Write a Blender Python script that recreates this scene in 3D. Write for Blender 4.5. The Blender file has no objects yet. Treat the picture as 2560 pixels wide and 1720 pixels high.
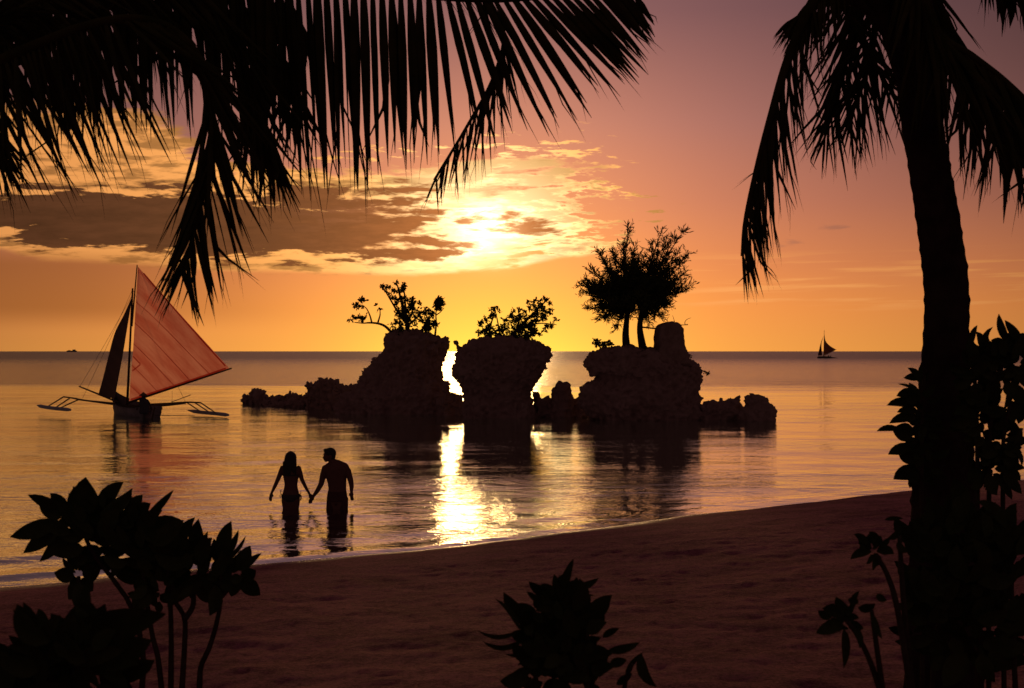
import bpy, bmesh, math, random
import numpy as np
from mathutils import Vector, Matrix, noise as mnoise

random.seed(7)
rng = np.random.default_rng(7)
scene = bpy.context.scene
COL = scene.collection
R = math.radians

# ------------------------------------------------------------------ camera
CAM_H = 2.65            # metres above the sea
FPX = 3556.0            # focal length in photograph pixels (50 mm lens)
HORIZON = 878.0
cam_data = bpy.data.cameras.new('camera')
cam_data.lens = 50.0
cam_data.sensor_width = 36.0
cam_data.shift_y = (HORIZON - 860.0) / 2560.0
cam_data.clip_start = 0.05
cam_data.clip_end = 60000.0
cam_data.dof.use_dof = True
cam_data.dof.focus_distance = 17.0
cam_data.dof.aperture_fstop = 6.3
cam = bpy.data.objects.new('camera', cam_data)
cam.location = (0, 0, CAM_H)
cam.rotation_euler = (R(90), 0, 0)
COL.objects.link(cam)
scene.camera = cam

scene.view_settings.view_transform = 'Standard'
scene.view_settings.look = 'None'
scene.view_settings.exposure = 0.0
scene.view_settings.gamma = 1.0
scene.view_settings.use_curve_mapping = False
scene.cycles.max_bounces = 6
scene.cycles.transparent_max_bounces = 8
scene.cycles.sample_clamp_indirect = 6.0
scene.cycles.sample_clamp_direct = 12.0


def P(px, py, d):
    """The point seen at photograph pixel (px, py), d metres out to sea."""
    return Vector(((px - 1280.0) / FPX * d, d, CAM_H + (HORIZON - py) / FPX * d))


# ------------------------------------------------------------------ node helper
class Nd:
    """Float/vector/colour socket with arithmetic."""
    def __init__(self, nt, sock):
        self.nt, self.s = nt, sock

    def _m(self, op, *others):
        return math_node(self.nt, op, self, *others)

    def __add__(self, o): return self._m('ADD', o)
    def __radd__(self, o): return self._m('ADD', o)
    def __sub__(self, o): return self._m('SUBTRACT', o)
    def __rsub__(self, o): return math_node(self.nt, 'SUBTRACT', o, self)
    def __mul__(self, o): return self._m('MULTIPLY', o)
    def __rmul__(self, o): return self._m('MULTIPLY', o)
    def __truediv__(self, o): return self._m('DIVIDE', o)
    def exp(self): return self._m('EXPONENT')
    def clamp(self):
        n = math_node(self.nt, 'ADD', self, 0.0)
        n.s.node.use_clamp = True
        return n


def put(nt, sock, v):
    if isinstance(v, Nd):
        nt.links.new(v.s, sock)
    elif v is not None:
        sock.default_value = v


def math_node(nt, op, *args):
    n = nt.nodes.new('ShaderNodeMath')
    n.operation = op
    for i, a in enumerate(args):
        put(nt, n.inputs[i], a)
    return Nd(nt, n.outputs[0])


def smooth(nt, v, a, b):
    n = nt.nodes.new('ShaderNodeMapRange')
    n.interpolation_type = 'SMOOTHSTEP'
    put(nt, n.inputs[0], v)
    n.inputs[1].default_value = a
    n.inputs[2].default_value = b
    n.inputs[3].default_value = 0.0
    n.inputs[4].default_value = 1.0
    return Nd(nt, n.outputs[0])


def gauss(nt, v, c, w):
    t = (v - c) * (1.0 / w)
    return (t * t * -0.5).exp()


def combine(nt, x, y, z):
    n = nt.nodes.new('ShaderNodeCombineXYZ')
    for i, a in enumerate((x, y, z)):
        put(nt, n.inputs[i], a)
    return Nd(nt, n.outputs[0])


def noise_tex(nt, vec, scale=1.0, detail=5.0, rough=0.55, dist=0.0):
    n = nt.nodes.new('ShaderNodeTexNoise')
    put(nt, n.inputs['Vector'], vec)
    n.inputs['Scale'].default_value = scale
    n.inputs['Detail'].default_value = detail
    n.inputs['Roughness'].default_value = rough
    n.inputs['Distortion'].default_value = dist
    return Nd(nt, n.outputs[0])


def ramp(nt, fac, stops, interp='LINEAR', alpha=False):
    n = nt.nodes.new('ShaderNodeValToRGB')
    cr = n.color_ramp
    cr.interpolation = interp
    while len(cr.elements) < len(stops):
        cr.elements.new(0.5)
    for e, (p, c) in zip(cr.elements, stops):
        e.position = p
        e.color = (c[0], c[1], c[2], 1.0) if not isinstance(c, float) else (c, c, c, 1.0)
    put(nt, n.inputs[0], fac)
    return Nd(nt, n.outputs[0])


def curve1(nt, v, lo, hi, pts):
    """piecewise value of v through pts [(x, y)], x between lo and hi, y in 0..1"""
    f = (v - lo) * (1.0 / (hi - lo))
    return ramp(nt, f, [((x - lo) / (hi - lo), float(y)) for x, y in pts], 'EASE')


def mixc(nt, fac, a, b, blend='MIX'):
    n = nt.nodes.new('ShaderNodeMix')
    n.data_type = 'RGBA'
    n.blend_type = blend
    n.clamp_factor = True
    put(nt, n.inputs[0], fac)
    for sock, v in ((n.inputs[6], a), (n.inputs[7], b)):
        if isinstance(v, Nd):
            nt.links.new(v.s, sock)
        else:
            sock.default_value = (v[0], v[1], v[2], 1.0)
    return Nd(nt, n.outputs[2])


def scalec(nt, col, f):
    """colour times float"""
    n = nt.nodes.new('ShaderNodeVectorMath')
    n.operation = 'SCALE'
    put(nt, n.inputs[0], col if isinstance(col, Nd) else tuple(col))
    put(nt, n.inputs['Scale'], f)
    return Nd(nt, n.outputs[0])


def addc(nt, a, b):
    n = nt.nodes.new('ShaderNodeVectorMath')
    n.operation = 'ADD'
    put(nt, n.inputs[0], a)
    put(nt, n.inputs[1], b)
    return Nd(nt, n.outputs[0])


# ------------------------------------------------------------------ sky
SUN_AZ = -0.018         # radians, right of straight ahead
SUN_EL = 0.083

world = bpy.data.worlds.new('World')
scene.world = world
world.use_nodes = True
wt = world.node_tree
wt.nodes.clear()
tc = wt.nodes.new('ShaderNodeTexCoord')
sep = wt.nodes.new('ShaderNodeSeparateXYZ')
wt.links.new(tc.outputs['Generated'], sep.inputs[0])
dx, dy, dz = (Nd(wt, sep.outputs[i]) for i in range(3))
az = math_node(wt, 'ARCTAN2', dx, dy)
el = math_node(wt, 'ARCSINE', dz)
U = az * 3.556          # sky bearing, 0 straight ahead
W = math_node(wt, 'MAXIMUM', el, 0.0) * 3.556          # sky height, level below the horizon
sunU, sunW = SUN_AZ * 3.556, SUN_EL * 3.556
rho2 = (U - sunU) * (U - sunU) + (W - sunW) * (W - sunW) * 1.5
rho = math_node(wt, 'SQRT', rho2)

base = ramp(wt, W * (1 / 5.6), [
    (0.000, (0.98, 0.375, 0.055)),
    (0.020, (0.94, 0.310, 0.058)),
    (0.038, (0.79, 0.246, 0.074)),
    (0.065, (0.58, 0.190, 0.104)),
    (0.100, (0.41, 0.157, 0.128)),
    (0.148, (0.205, 0.086, 0.092)),
    (0.220, (0.108, 0.050, 0.064)),
    (0.450, (0.060, 0.030, 0.034)),
    (1.000, (0.032, 0.017, 0.020))])
fk = smooth(wt, W, 0.10, 0.80) * 0.47 + 0.42
fall = (U * U * fk * -1.0).exp()
base = scalec(wt, base, fall * 0.98 + 0.04)
back = smooth(wt, dy * -1.0, -0.75, 0.55)     # dim rose afterglow opposite the sun
base = addc(wt, base, scalec(wt, (1.0, 0.52, 0.58), back * 0.020 + 0.029))
# yellow glow on the horizon below the sun, wider aureole round it
low = gauss(wt, U, -0.05, 0.23) * (W * -7.0).exp()
base = addc(wt, base, scalec(wt, (0.22, 0.44, 0.02), low))
aur = (rho2 * -4.5).exp()
base = addc(wt, base, scalec(wt, (0.34, 0.105, 0.004), aur))

# cloud textures: long flat streaks
warp = noise_tex(wt, combine(wt, U * 2.0, W * 6.0, 3.1), 1.0, 2.0, 0.5)
n1 = noise_tex(wt, combine(wt, U * 4.6 + warp * 1.0, W * 25.0 + warp * 2.0, 1.7), 1.0, 5.0, 0.60)
n2 = noise_tex(wt, combine(wt, U * 13.0 + warp * 1.2, W * 66.0 + warp * 3.0, 9.2), 1.0, 4.0, 0.6)
n3 = noise_tex(wt, combine(wt, U * 2.4, W * 8.0, 5.5), 1.0, 3.0, 0.55)
streak = n1 * 0.62 + n2 * 0.38

top = curve1(wt, U, -3.0, 1.0, [(-3.0, 0.50), (-1.28, 0.575), (-0.95, 0.575), (-0.68, 0.47), (-0.40, 0.45),
                                (0.0, 0.465), (0.20, 0.455), (0.34, 0.40), (0.50, 0.30)])
bot = curve1(wt, U, -3.0, 1.0, [(-3.0, 0.25), (-1.28, 0.242), (-1.1, 0.212), (-0.65, 0.192), (-0.25, 0.187),
                                (-0.05, 0.200), (0.15, 0.232), (0.36, 0.275), (0.50, 0.30)])
edge = (streak - 0.5) * 0.22 + (n3 - 0.5) * 0.10
# right end of the bank breaks up into long rags
right = smooth(wt, 0.20 - U + (streak - 0.5) * 2.3, -0.03, 0.05)
sunzone = gauss(wt, U, 0.06, 0.26)
inside = smooth(wt, W - bot + (n2 - 0.5) * 0.022, -0.004, 0.012) * smooth(wt, top - W + edge, -0.010, 0.022) * right
inside = inside * (1.0 - sunzone * 0.9 * (1.0 - smooth(wt, streak, 0.43, 0.53)))
# torn cloudlets above and right of the bank
rag_env = smooth(wt, U, -0.85, -0.40) * (1.0 - smooth(wt, U, 0.22, 0.42)) * smooth(wt, W, 0.27, 0.36) * (1.0 - smooth(wt, W, 0.50, 0.60))
rag = smooth(wt, n1 * 0.45 + n2 * 0.55 + rag_env * 0.13, 0.645, 0.70) * rag_env

ctop = curve1(wt, U, -3.0, 1.0, [(-3.0, 0.40), (-1.28, 0.390), (-0.9, 0.378), (-0.5, 0.385), (-0.30, 0.385), (-0.12, 0.375),
                                 (0.0, 0.34), (0.10, 0.30), (0.2, 0.26)])
cgain = curve1(wt, U, -3.0, 1.0, [(-3.0, 1.0), (-0.80, 1.0), (-0.42, 0.92), (-0.28, 0.72), (-0.10, 0.54), (0.06, 0.42), (0.20, 0.22), (0.34, 0.0)])
core = smooth(wt, W - bot + (streak - 0.5) * 0.16, 0.020, 0.065) * smooth(wt, ctop - W + edge * 0.9, -0.03, 0.04) * cgain
# upper left part of the bank: rippled, half lit
ripple = smooth(wt, n1 * 0.40 + n2 * 0.60 + (n3 - 0.5) * 0.30, 0.43, 0.57)
thick = core * (smooth(wt, U * -1.0, 0.25, 0.6) * 0.7 + 1.0) + (streak - 0.53) * 5.2
# holes towards the sun
thick = thick - gauss(wt, U, -0.02, 0.13) * gauss(wt, W, 0.375, 0.055) * 0.50
dark = smooth(wt, thick, 0.02, 0.66) * smooth(wt, core + (n1 - 0.5) * 0.5, 0.03, 0.25)
near = (rho * -3.4).exp()
nearer = (rho2 * -24.0).exp()
litfall = gauss(wt, U, 0.0, 1.5)
lit = addc(wt, scalec(wt, (1.0, 0.39, 0.105), litfall * 1.0 + 0.02), scalec(wt, (1.05, 0.66, 0.13), near))
lit = addc(wt, lit, scalec(wt, (2.1, 1.75, 1.05), nearer))
lit_r = scalec(wt, lit, 1.0 - ripple * 0.56)
shade = addc(wt, scalec(wt, (0.100, 0.033, 0.014), litfall * 1.0 + 0.02), scalec(wt, (0.62, 0.19, 0.040), (rho * -4.4).exp()))
shade = scalec(wt, shade, n1 * 0.9 + n2 * 0.9 + 0.10)
cloud = mixc(wt, dark, lit_r, shade)
skyc = mixc(wt, inside, base, cloud)
skyc = mixc(wt, rag * (1.0 - inside), skyc, scalec(wt, lit, 0.85))
# light burning through where the sun stands
disc = gauss(wt, U, sunU + 0.01, 0.050) * gauss(wt, W, sunW - 0.005, 0.034) * (1.0 - dark * 0.75)
skyc = addc(wt, skyc, scalec(wt, (1.9, 1.5, 0.8), disc))
# brown veil under the bank far left
veil = smooth(wt, U * -1.0, 0.30, 1.15) * smooth(wt, W, 0.04, 0.11) * (1.0 - smooth(wt, W, 0.20, 0.26))
skyc = mixc(wt, veil * 0.62, skyc, scalec(wt, (0.33, 0.098, 0.020), litfall + 0.05))
# thin low streaks on the right
rs = smooth(wt, noise_tex(wt, combine(wt, U * 2.6, W * 60.0 - U * 1.2, 21.0), 1.0, 4.0, 0.55), 0.50, 0.66)
rs = rs * smooth(wt, U, 0.25, 0.55) * smooth(wt, W, 0.085, 0.125) * (1.0 - smooth(wt, W, 0.19, 0.26))
skyc = mixc(wt, rs * 0.7, skyc, scalec(wt, (1.05, 0.42, 0.12), fall + 0.05))
# small grey puffs on the right
for (pu, pw, su, sw) in ((0.645, 0.262, 0.030, 0.009), (0.70, 0.266, 0.024, 0.010), (0.80, 0.30, 0.034, 0.010)):
    pf = smooth(wt, gauss(wt, U, pu, su) * gauss(wt, W, pw, sw) * 0.8 + (n2 - 0.5) * 2.6, 0.40, 1.1) * gauss(wt, U, pu, su * 1.6) * gauss(wt, W, pw, sw * 1.6)
    skyc = mixc(wt, pf * 0.5, skyc, scalec(wt, (0.40, 0.16, 0.11), fall))

nish = wt.nodes.new('ShaderNodeTexSky')
nish.sky_type = 'NISHITA'
nish.sun_disc = False
nish.sun_elevation = SUN_EL
nish.sun_rotation = SUN_AZ
nish.dust_density = 3.0
skyc = addc(wt, skyc, scalec(wt, Nd(wt, nish.outputs[0]), 0.0006))
bg = wt.nodes.new('ShaderNodeBackground')
wt.links.new(skyc.s, bg.inputs['Color'])
bg.inputs['Strength'].default_value = 1.0
wo = wt.nodes.new('ShaderNodeOutputWorld')
wt.links.new(bg.outputs[0], wo.inputs[0])
world.cycles.sampling_method = 'MANUAL'
world.cycles.sample_map_resolution = 2048

# ------------------------------------------------------------------ sun (low, veiled by the cloud bank)
sun_data = bpy.data.lights.new('sun', 'SUN')
sun_data.energy = 0.75
sun_data.angle = R(4.2)
sun_data.color = (1.0, 0.56, 0.22)
sun = bpy.data.objects.new('sun', sun_data)
to_sun = Vector((math.sin(SUN_AZ) * math.cos(SUN_EL), math.cos(SUN_AZ) * math.cos(SUN_EL), math.sin(SUN_EL)))
sun.rotation_euler = to_sun.to_track_quat('Z', 'Y').to_euler()
sun.location = (0, 40, 30)
COL.objects.link(sun)


# ------------------------------------------------------------------ materials
def new_mat(name):
    m = bpy.data.materials.new(name)
    m.use_nodes = True
    nt = m.node_tree
    nt.nodes.clear()
    out = nt.nodes.new('ShaderNodeOutputMaterial')
    b = nt.nodes.new('ShaderNodeBsdfPrincipled')
    nt.links.new(b.outputs[0], out.inputs[0])
    return m, nt, b


def geo_pos(nt):
    g = nt.nodes.new('ShaderNodeNewGeometry')
    return Nd(nt, g.outputs['Position'])


def obj_pos(nt):
    g = nt.nodes.new('ShaderNodeTexCoord')
    return Nd(nt, g.outputs['Object'])


def bump(nt, b, h, dist, strength=1.0):
    n = nt.nodes.new('ShaderNodeBump')
    n.inputs['Strength'].default_value = strength
    n.inputs['Distance'].default_value = dist
    put(nt, n.inputs['Height'], h)
    nt.links.new(n.outputs[0], b.inputs['Normal'])
    return n


def mottled(name, c1, c2, scale, rough=0.7, bscale=None, bdist=0.0, detail=5.0, spec=0.5):
    m, nt, b = new_mat(name)
    p = obj_pos(nt)
    n = noise_tex(nt, p, scale, detail, 0.6)
    c = mixc(nt, smooth(nt, n, 0.3, 0.7), c1, c2)
    nt.links.new(c.s, b.inputs['Base Color'])
    b.inputs['Roughness'].default_value = rough
    b.inputs['Specular IOR Level'].default_value = spec
    if spec == 0.0:          # dull surface: plain diffuse
        df = nt.nodes.new('ShaderNodeBsdfDiffuse')
        nt.links.new(c.s, df.inputs['Color'])
        nt.links.new(df.outputs[0], [n_ for n_ in nt.nodes if n_.type == 'OUTPUT_MATERIAL'][0].inputs[0])
        nt.nodes.remove(b)
        b = df
    if bdist:
        bump(nt, b, noise_tex(nt, p, bscale or scale * 4, 6.0, 0.65), bdist)
    return m


MAT = {}
MAT['rock'] = mottled('rock', (0.25, 0.165, 0.14), (0.30, 0.205, 0.175), 1.3, 0.9, 5.0, 0.02, spec=0.0)
MAT['shrine'] = mottled('shrine_stone', (0.20, 0.13, 0.105), (0.29, 0.20, 0.165), 3.0, 0.9, 9.0, 0.05, spec=0.0)
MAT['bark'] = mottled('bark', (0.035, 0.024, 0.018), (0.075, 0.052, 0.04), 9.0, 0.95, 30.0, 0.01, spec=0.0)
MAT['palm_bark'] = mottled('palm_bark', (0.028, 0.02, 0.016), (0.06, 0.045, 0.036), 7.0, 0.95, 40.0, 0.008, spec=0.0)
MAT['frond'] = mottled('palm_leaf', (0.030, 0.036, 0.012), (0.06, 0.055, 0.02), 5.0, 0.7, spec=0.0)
MAT['leaf'] = mottled('broad_leaf', (0.028, 0.042, 0.015), (0.055, 0.07, 0.025), 9.0, 0.6, spec=0.0)
MAT['leaf_far'] = mottled('rock_tree_leaf', (0.040, 0.050, 0.018), (0.075, 0.085, 0.03), 2.0, 0.7, spec=0.0)
MAT['stem'] = mottled('stem', (0.045, 0.036, 0.024), (0.075, 0.058, 0.04), 20.0, 0.9, spec=0.0)
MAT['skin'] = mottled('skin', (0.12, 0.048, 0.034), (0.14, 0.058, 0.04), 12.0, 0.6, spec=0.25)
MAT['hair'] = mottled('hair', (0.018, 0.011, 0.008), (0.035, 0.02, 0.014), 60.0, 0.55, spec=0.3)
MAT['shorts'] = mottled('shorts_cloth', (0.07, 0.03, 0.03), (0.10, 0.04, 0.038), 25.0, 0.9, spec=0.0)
MAT['bikini'] = mottled('bikini_cloth', (0.05, 0.04, 0.04), (0.07, 0.06, 0.055), 40.0, 0.8, spec=0.0)
MAT['hull'] = mottled('hull_paint', (0.14, 0.12, 0.12), (0.24, 0.21, 0.20), 3.5, 0.55, spec=0.4)
MAT['bamboo'] = mottled('bamboo', (0.10, 0.07, 0.045), (0.19, 0.13, 0.08), 6.0, 0.7, spec=0.0)
MAT['float'] = mottled('float_paint', (0.30, 0.30, 0.34), (0.42, 0.42, 0.46), 4.0, 0.6, spec=0.3)
MAT['spar'] = mottled('spar_wood', (0.05, 0.034, 0.024), (0.09, 0.06, 0.04), 8.0, 0.8, spec=0.0)
MAT['rope'] = mottled('rope', (0.06, 0.045, 0.035), (0.10, 0.08, 0.06), 30.0, 0.95, spec=0.0)
MAT['straw'] = mottled('straw', (0.10, 0.08, 0.05), (0.16, 0.12, 0.07), 25.0, 0.9, spec=0.0)
MAT['shirt'] = mottled('shirt_cloth', (0.05, 0.05, 0.06), (0.08, 0.075, 0.08), 20.0, 0.9, spec=0.0)
MAT['ship'] = mottled('ship_paint', (0.10, 0.09, 0.09), (0.16, 0.14, 0.13), 0.1, 0.7, spec=0.0)


def sail_mat(name, c1, c2, trans, seams):
    m = bpy.data.materials.new(name)
    m.use_nodes = True
    nt = m.node_tree
    nt.nodes.clear()
    out = nt.nodes.new('ShaderNodeOutputMaterial')
    p = obj_pos(nt)
    sx = nt.nodes.new('ShaderNodeSeparateXYZ')
    nt.links.new(p.s, sx.inputs[0])
    cx, cz = Nd(nt, sx.outputs[0]), Nd(nt, sx.outputs[2])
    # streaks of paler colour run with the cloth panels, from the mast down to the clew
    n = noise_tex(nt, combine(nt, (cx * 0.69 + cz * 0.72) * 2.4, (cx * 0.72 - cz * 0.69) * 0.45, 0.0), 1.0, 6.0, 0.62)
    c = mixc(nt, smooth(nt, n, 0.30, 0.70), c1, c2)
    d = nt.nodes.new('ShaderNodeBsdfDiffuse')
    t = nt.nodes.new('ShaderNodeBsdfTranslucent')
    nt.links.new(c.s, d.inputs[0])
    nt.links.new(c.s, t.inputs[0])
    mx = nt.nodes.new('ShaderNodeMixShader')
    mx.inputs[0].default_value = trans
    nt.links.new(d.outputs[0], mx.inputs[1])
    nt.links.new(t.outputs[0], mx.inputs[2])
    nt.links.new(mx.outputs[0], out.inputs[0])
    return m


MAT['sail'] = sail_mat('red_sailcloth', (0.78, 0.21, 0.16), (0.99, 0.45, 0.37), 0.90, True)
MAT['seam'] = sail_mat('sail_seam', (0.62, 0.13, 0.095), (0.72, 0.18, 0.13), 0.75, False)
MAT['jib'] = sail_mat('dark_sailcloth', (0.075, 0.05, 0.05), (0.11, 0.07, 0.065), 0.18, False)
MAT['far_sail'] = sail_mat('maroon_sailcloth', (0.10, 0.03, 0.024), (0.14, 0.045, 0.03), 0.35, False)

# sand: dry dune sand, darker and glossier where it is wet
m, nt, b = new_mat('sand')
p = geo_pos(nt)
sp = nt.nodes.new('ShaderNodeSeparateXYZ')
nt.links.new(p.s, sp.inputs[0])
pz = Nd(nt, sp.outputs[2])
nA = noise_tex(nt, p, 1.4, 6.0, 0.6)
nB = noise_tex(nt, p, 22.0, 5.0, 0.7)
nC = noise_tex(nt, p, 140.0, 2.0, 0.6)
nD = noise_tex(nt, p, 60.0, 3.0, 0.7)
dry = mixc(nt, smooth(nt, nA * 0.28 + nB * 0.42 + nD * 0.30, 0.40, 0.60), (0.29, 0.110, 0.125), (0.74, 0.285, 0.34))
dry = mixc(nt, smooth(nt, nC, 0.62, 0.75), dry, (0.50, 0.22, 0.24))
wet = smooth(nt, (nA - 0.5) * 0.10 + pz, 0.075, 0.015)
wetc = mixc(nt, nB, (0.11, 0.07, 0.055), (0.16, 0.10, 0.08))
cc = mixc(nt, wet, dry, wetc)
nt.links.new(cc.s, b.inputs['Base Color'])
rr = 0.92 - wet * 0.55
nt.links.new(rr.s, b.inputs['Roughness'])
sl = wet * 0.37 + 0.010
nt.links.new(sl.s, b.inputs['Specular IOR Level'])
bump(nt, b, (noise_tex(nt, p, 13.0, 8.0, 0.78) * 0.9 + nB * 0.5) * (1.0 - wet * 0.8), 0.085)
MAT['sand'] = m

# sea water
m, nt, b = new_mat('water')
p = geo_pos(nt)
sp = nt.nodes.new('ShaderNodeSeparateXYZ')
nt.links.new(p.s, sp.inputs[0])
wx, wy = Nd(nt, sp.outputs[0]), Nd(nt, sp.outputs[1])
zn = noise_tex(nt, combine(nt, wx * 0.006, wy * 0.02, 0.0), 1.0, 3.0, 0.5)
rough_zone = smooth(nt, wy + wx * 0.10 + (zn - 0.5) * 60.0, 94.0, 112.0)     # open sea beyond the reef
patch = smooth(nt, noise_tex(nt, combine(nt, wx * 0.05, wy * 0.16, 4.0), 1.0, 4.0, 0.55), 0.42, 0.66)
b.inputs['Base Color'].default_value = (0.012, 0.013, 0.013, 1)
b.inputs['IOR'].default_value = 1.36
rg = rough_zone * 0.14 + smooth(nt, wy, 160.0, 600.0) * 0.17 + 0.015 + patch * (1.0 - rough_zone) * 0.02
nt.links.new(rg.s, b.inputs['Roughness'])
r1 = noise_tex(nt, combine(nt, wx * 0.95, wy * 1.25, 0.0), 1.0, 5.0, 0.58, 0.4)
r2 = noise_tex(nt, combine(nt, wx * 3.4 + wy * 0.5, wy * 5.0, 7.0), 1.0, 3.0, 0.55, 0.3)
r3 = noise_tex(nt, combine(nt, wx * 0.16, wy * 0.42, 2.0), 1.0, 4.0, 0.6, 0.3)
calm = 1.0 - rough_zone
hgt = r1 * (patch * 0.7 + 0.5) * (0.052 - smooth(nt, wy, 22.0, 40.0) * 0.027) + r2 * (patch * 0.6 + 0.5) * 0.0095 + r3 * (rough_zone * 0.50 + 0.012)
bump(nt, b, hgt, 1.0)
gl = nt.nodes.new('ShaderNodeBsdfGlossy')
gl.inputs['Color'].default_value = (0.88, 0.98, 0.93, 1)
nt.links.new(rg.s, gl.inputs['Roughness'])
nt.links.new(b.inputs['Normal'].links[0].from_socket, gl.inputs['Normal'])
mx = nt.nodes.new('ShaderNodeMixShader')
put(nt, mx.inputs[0], 0.90 - rough_zone * 0.50 - smooth(nt, wy, 160.0, 600.0) * 0.16)
nt.links.new(b.outputs[0], mx.inputs[1])
nt.links.new(gl.outputs[0], mx.inputs[2])
nt.links.new(mx.outputs[0], [n_ for n_ in nt.nodes if n_.type == 'OUTPUT_MATERIAL'][0].inputs[0])
MAT['water'] = m


# ------------------------------------------------------------------ object helpers
def tag(o, label=None, cat=None, group=None, kind=None):
    if label: o['label'] = label
    if cat: o['category'] = cat
    if group: o['group'] = group
    if kind: o['kind'] = kind
    return o


def empty(name, loc):
    o = bpy.data.objects.new(name, None)
    o.location = loc
    o.empty_display_size = 0.2
    COL.objects.link(o)
    return o


def wloc(o):
    v = Vector(o.location)
    while o.parent:
        o = o.parent
        v += Vector(o.location)
    return v


class MB:
    """Mesh builder in world coordinates."""
    def __init__(self):
        self.v, self.f = [], []

    def add(self, verts, faces):
        n = len(self.v)
        self.v.extend(Vector(q) for q in verts)
        self.f.extend([tuple(i + n for i in f) for f in faces])

    def tube(self, path, radii, seg=8, cap=True, squash=1.0):
        path = [Vector(q) for q in path]
        k = len(path)
        if not hasattr(radii, '__len__'):
            radii = [radii] * k
        vs, fs = [], []
        ref = None
        for i, q in enumerate(path):
            t = (path[min(i + 1, k - 1)] - path[max(i - 1, 0)]).normalized()
            if ref is None:
                ref = t.orthogonal().normalized()
            ref = (ref - t * ref.dot(t))
            ref = ref.normalized() if ref.length > 1e-6 else t.orthogonal().normalized()
            bi = t.cross(ref)
            for j in range(seg):
                a = 2 * math.pi * j / seg
                vs.append(q + (ref * math.cos(a) + bi * math.sin(a) * squash) * radii[i])
        for i in range(k - 1):
            for j in range(seg):
                a, c = i * seg + j, i * seg + (j + 1) % seg
                fs.append((a, c, c + seg, a + seg))
        if cap:
            fs.append(tuple(range(seg))[::-1])
            fs.append(tuple((k - 1) * seg + j for j in range(seg)))
        self.add(vs, fs)

    def rings(self, rings, seg=20, power=2.0):
        """rings: (cx, cy, cz, rx, ry) stacked along z"""
        vs, fs = [], []
        for (cx, cy, cz, rx, ry) in rings:
            for j in range(seg):
                a = 2 * math.pi * j / seg
                c, s = math.cos(a), math.sin(a)
                vs.append((cx + rx * math.copysign(abs(c) ** (2 / power), c),
                           cy + ry * math.copysign(abs(s) ** (2 / power), s), cz))
        for i in range(len(rings) - 1):
            for j in range(seg):
                a, c = i * seg + j, i * seg + (j + 1) % seg
                fs.append((a, c, c + seg, a + seg))
        fs.append(tuple(range(seg))[::-1])
        fs.append(tuple((len(rings) - 1) * seg + j for j in range(seg)))
        self.add(vs, fs)

    def ball(self, c, r, seg=12, rot=None):
        rx, ry, rz = r if hasattr(r, '__len__') else (r, r, r)
        c = Vector(c)
        rows = seg // 2
        vs, fs = [], []
        for i in range(1, rows):
            th = math.pi * i / rows
            for j in range(seg):
                ph = 2 * math.pi * j / seg
                q = Vector((rx * math.sin(th) * math.cos(ph), ry * math.sin(th) * math.sin(ph), rz * math.cos(th)))
                vs.append(c + (rot @ q if rot else q))
        q0, q1 = Vector((0, 0, rz)), Vector((0, 0, -rz))
        vs += [c + (rot @ q0 if rot else q0), c + (rot @ q1 if rot else q1)]
        for i in range(rows - 2):
            for j in range(seg):
                a, d = i * seg + j, i * seg + (j + 1) % seg
                fs.append((a, a + seg, d + seg, d))
        t, u = len(vs) - 2, len(vs) - 1
        for j in range(seg):
            fs.append((t, j, (j + 1) % seg))
            o = (rows - 2) * seg
            fs.append((u, o + (j + 1) % seg, o + j))
        self.add(vs, fs)

    def build(self, name, mat, parent=None, origin=None, smooth=True):
        return build(name, self.v, self.f, mat, parent, origin, smooth)


def build(name, verts, faces, mat, parent=None, origin=None, smooth=True):
    base = wloc(parent) if parent else Vector((0, 0, 0))
    org = Vector(origin) if origin is not None else (base if parent else Vector((0, 0, 0)))
    me = bpy.data.meshes.new(name)
    me.from_pydata([tuple(Vector(q) - org) for q in verts], [], faces)
    me.materials.append(mat)
    if smooth:
        me.polygons.foreach_set('use_smooth', [True] * len(me.polygons))
    me.update()
    o = bpy.data.objects.new(name, me)
    o.location = org - base
    COL.objects.link(o)
    if parent:
        o.parent = parent
    return o


def np_mesh(name, co, quads, mat, smooth=True):
    me = bpy.data.meshes.new(name)
    n, k = len(co), len(quads)
    me.vertices.add(n)
    me.vertices.foreach_set('co', np.asarray(co, dtype=np.float32).ravel())
    me.loops.add(k * 4)
    me.loops.foreach_set('vertex_index', np.asarray(quads, dtype=np.int32).ravel())
    me.polygons.add(k)
    me.polygons.foreach_set('loop_start', np.arange(0, k * 4, 4, dtype=np.int32))
    me.polygons.foreach_set('loop_total', np.full(k, 4, dtype=np.int32))
    me.update(calc_edges=True)
    me.polygons.foreach_set('use_smooth', np.full(k, smooth, dtype=bool))
    me.materials.append(mat)
    me.validate()
    o = bpy.data.objects.new(name, me)
    COL.objects.link(o)
    return o


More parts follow.
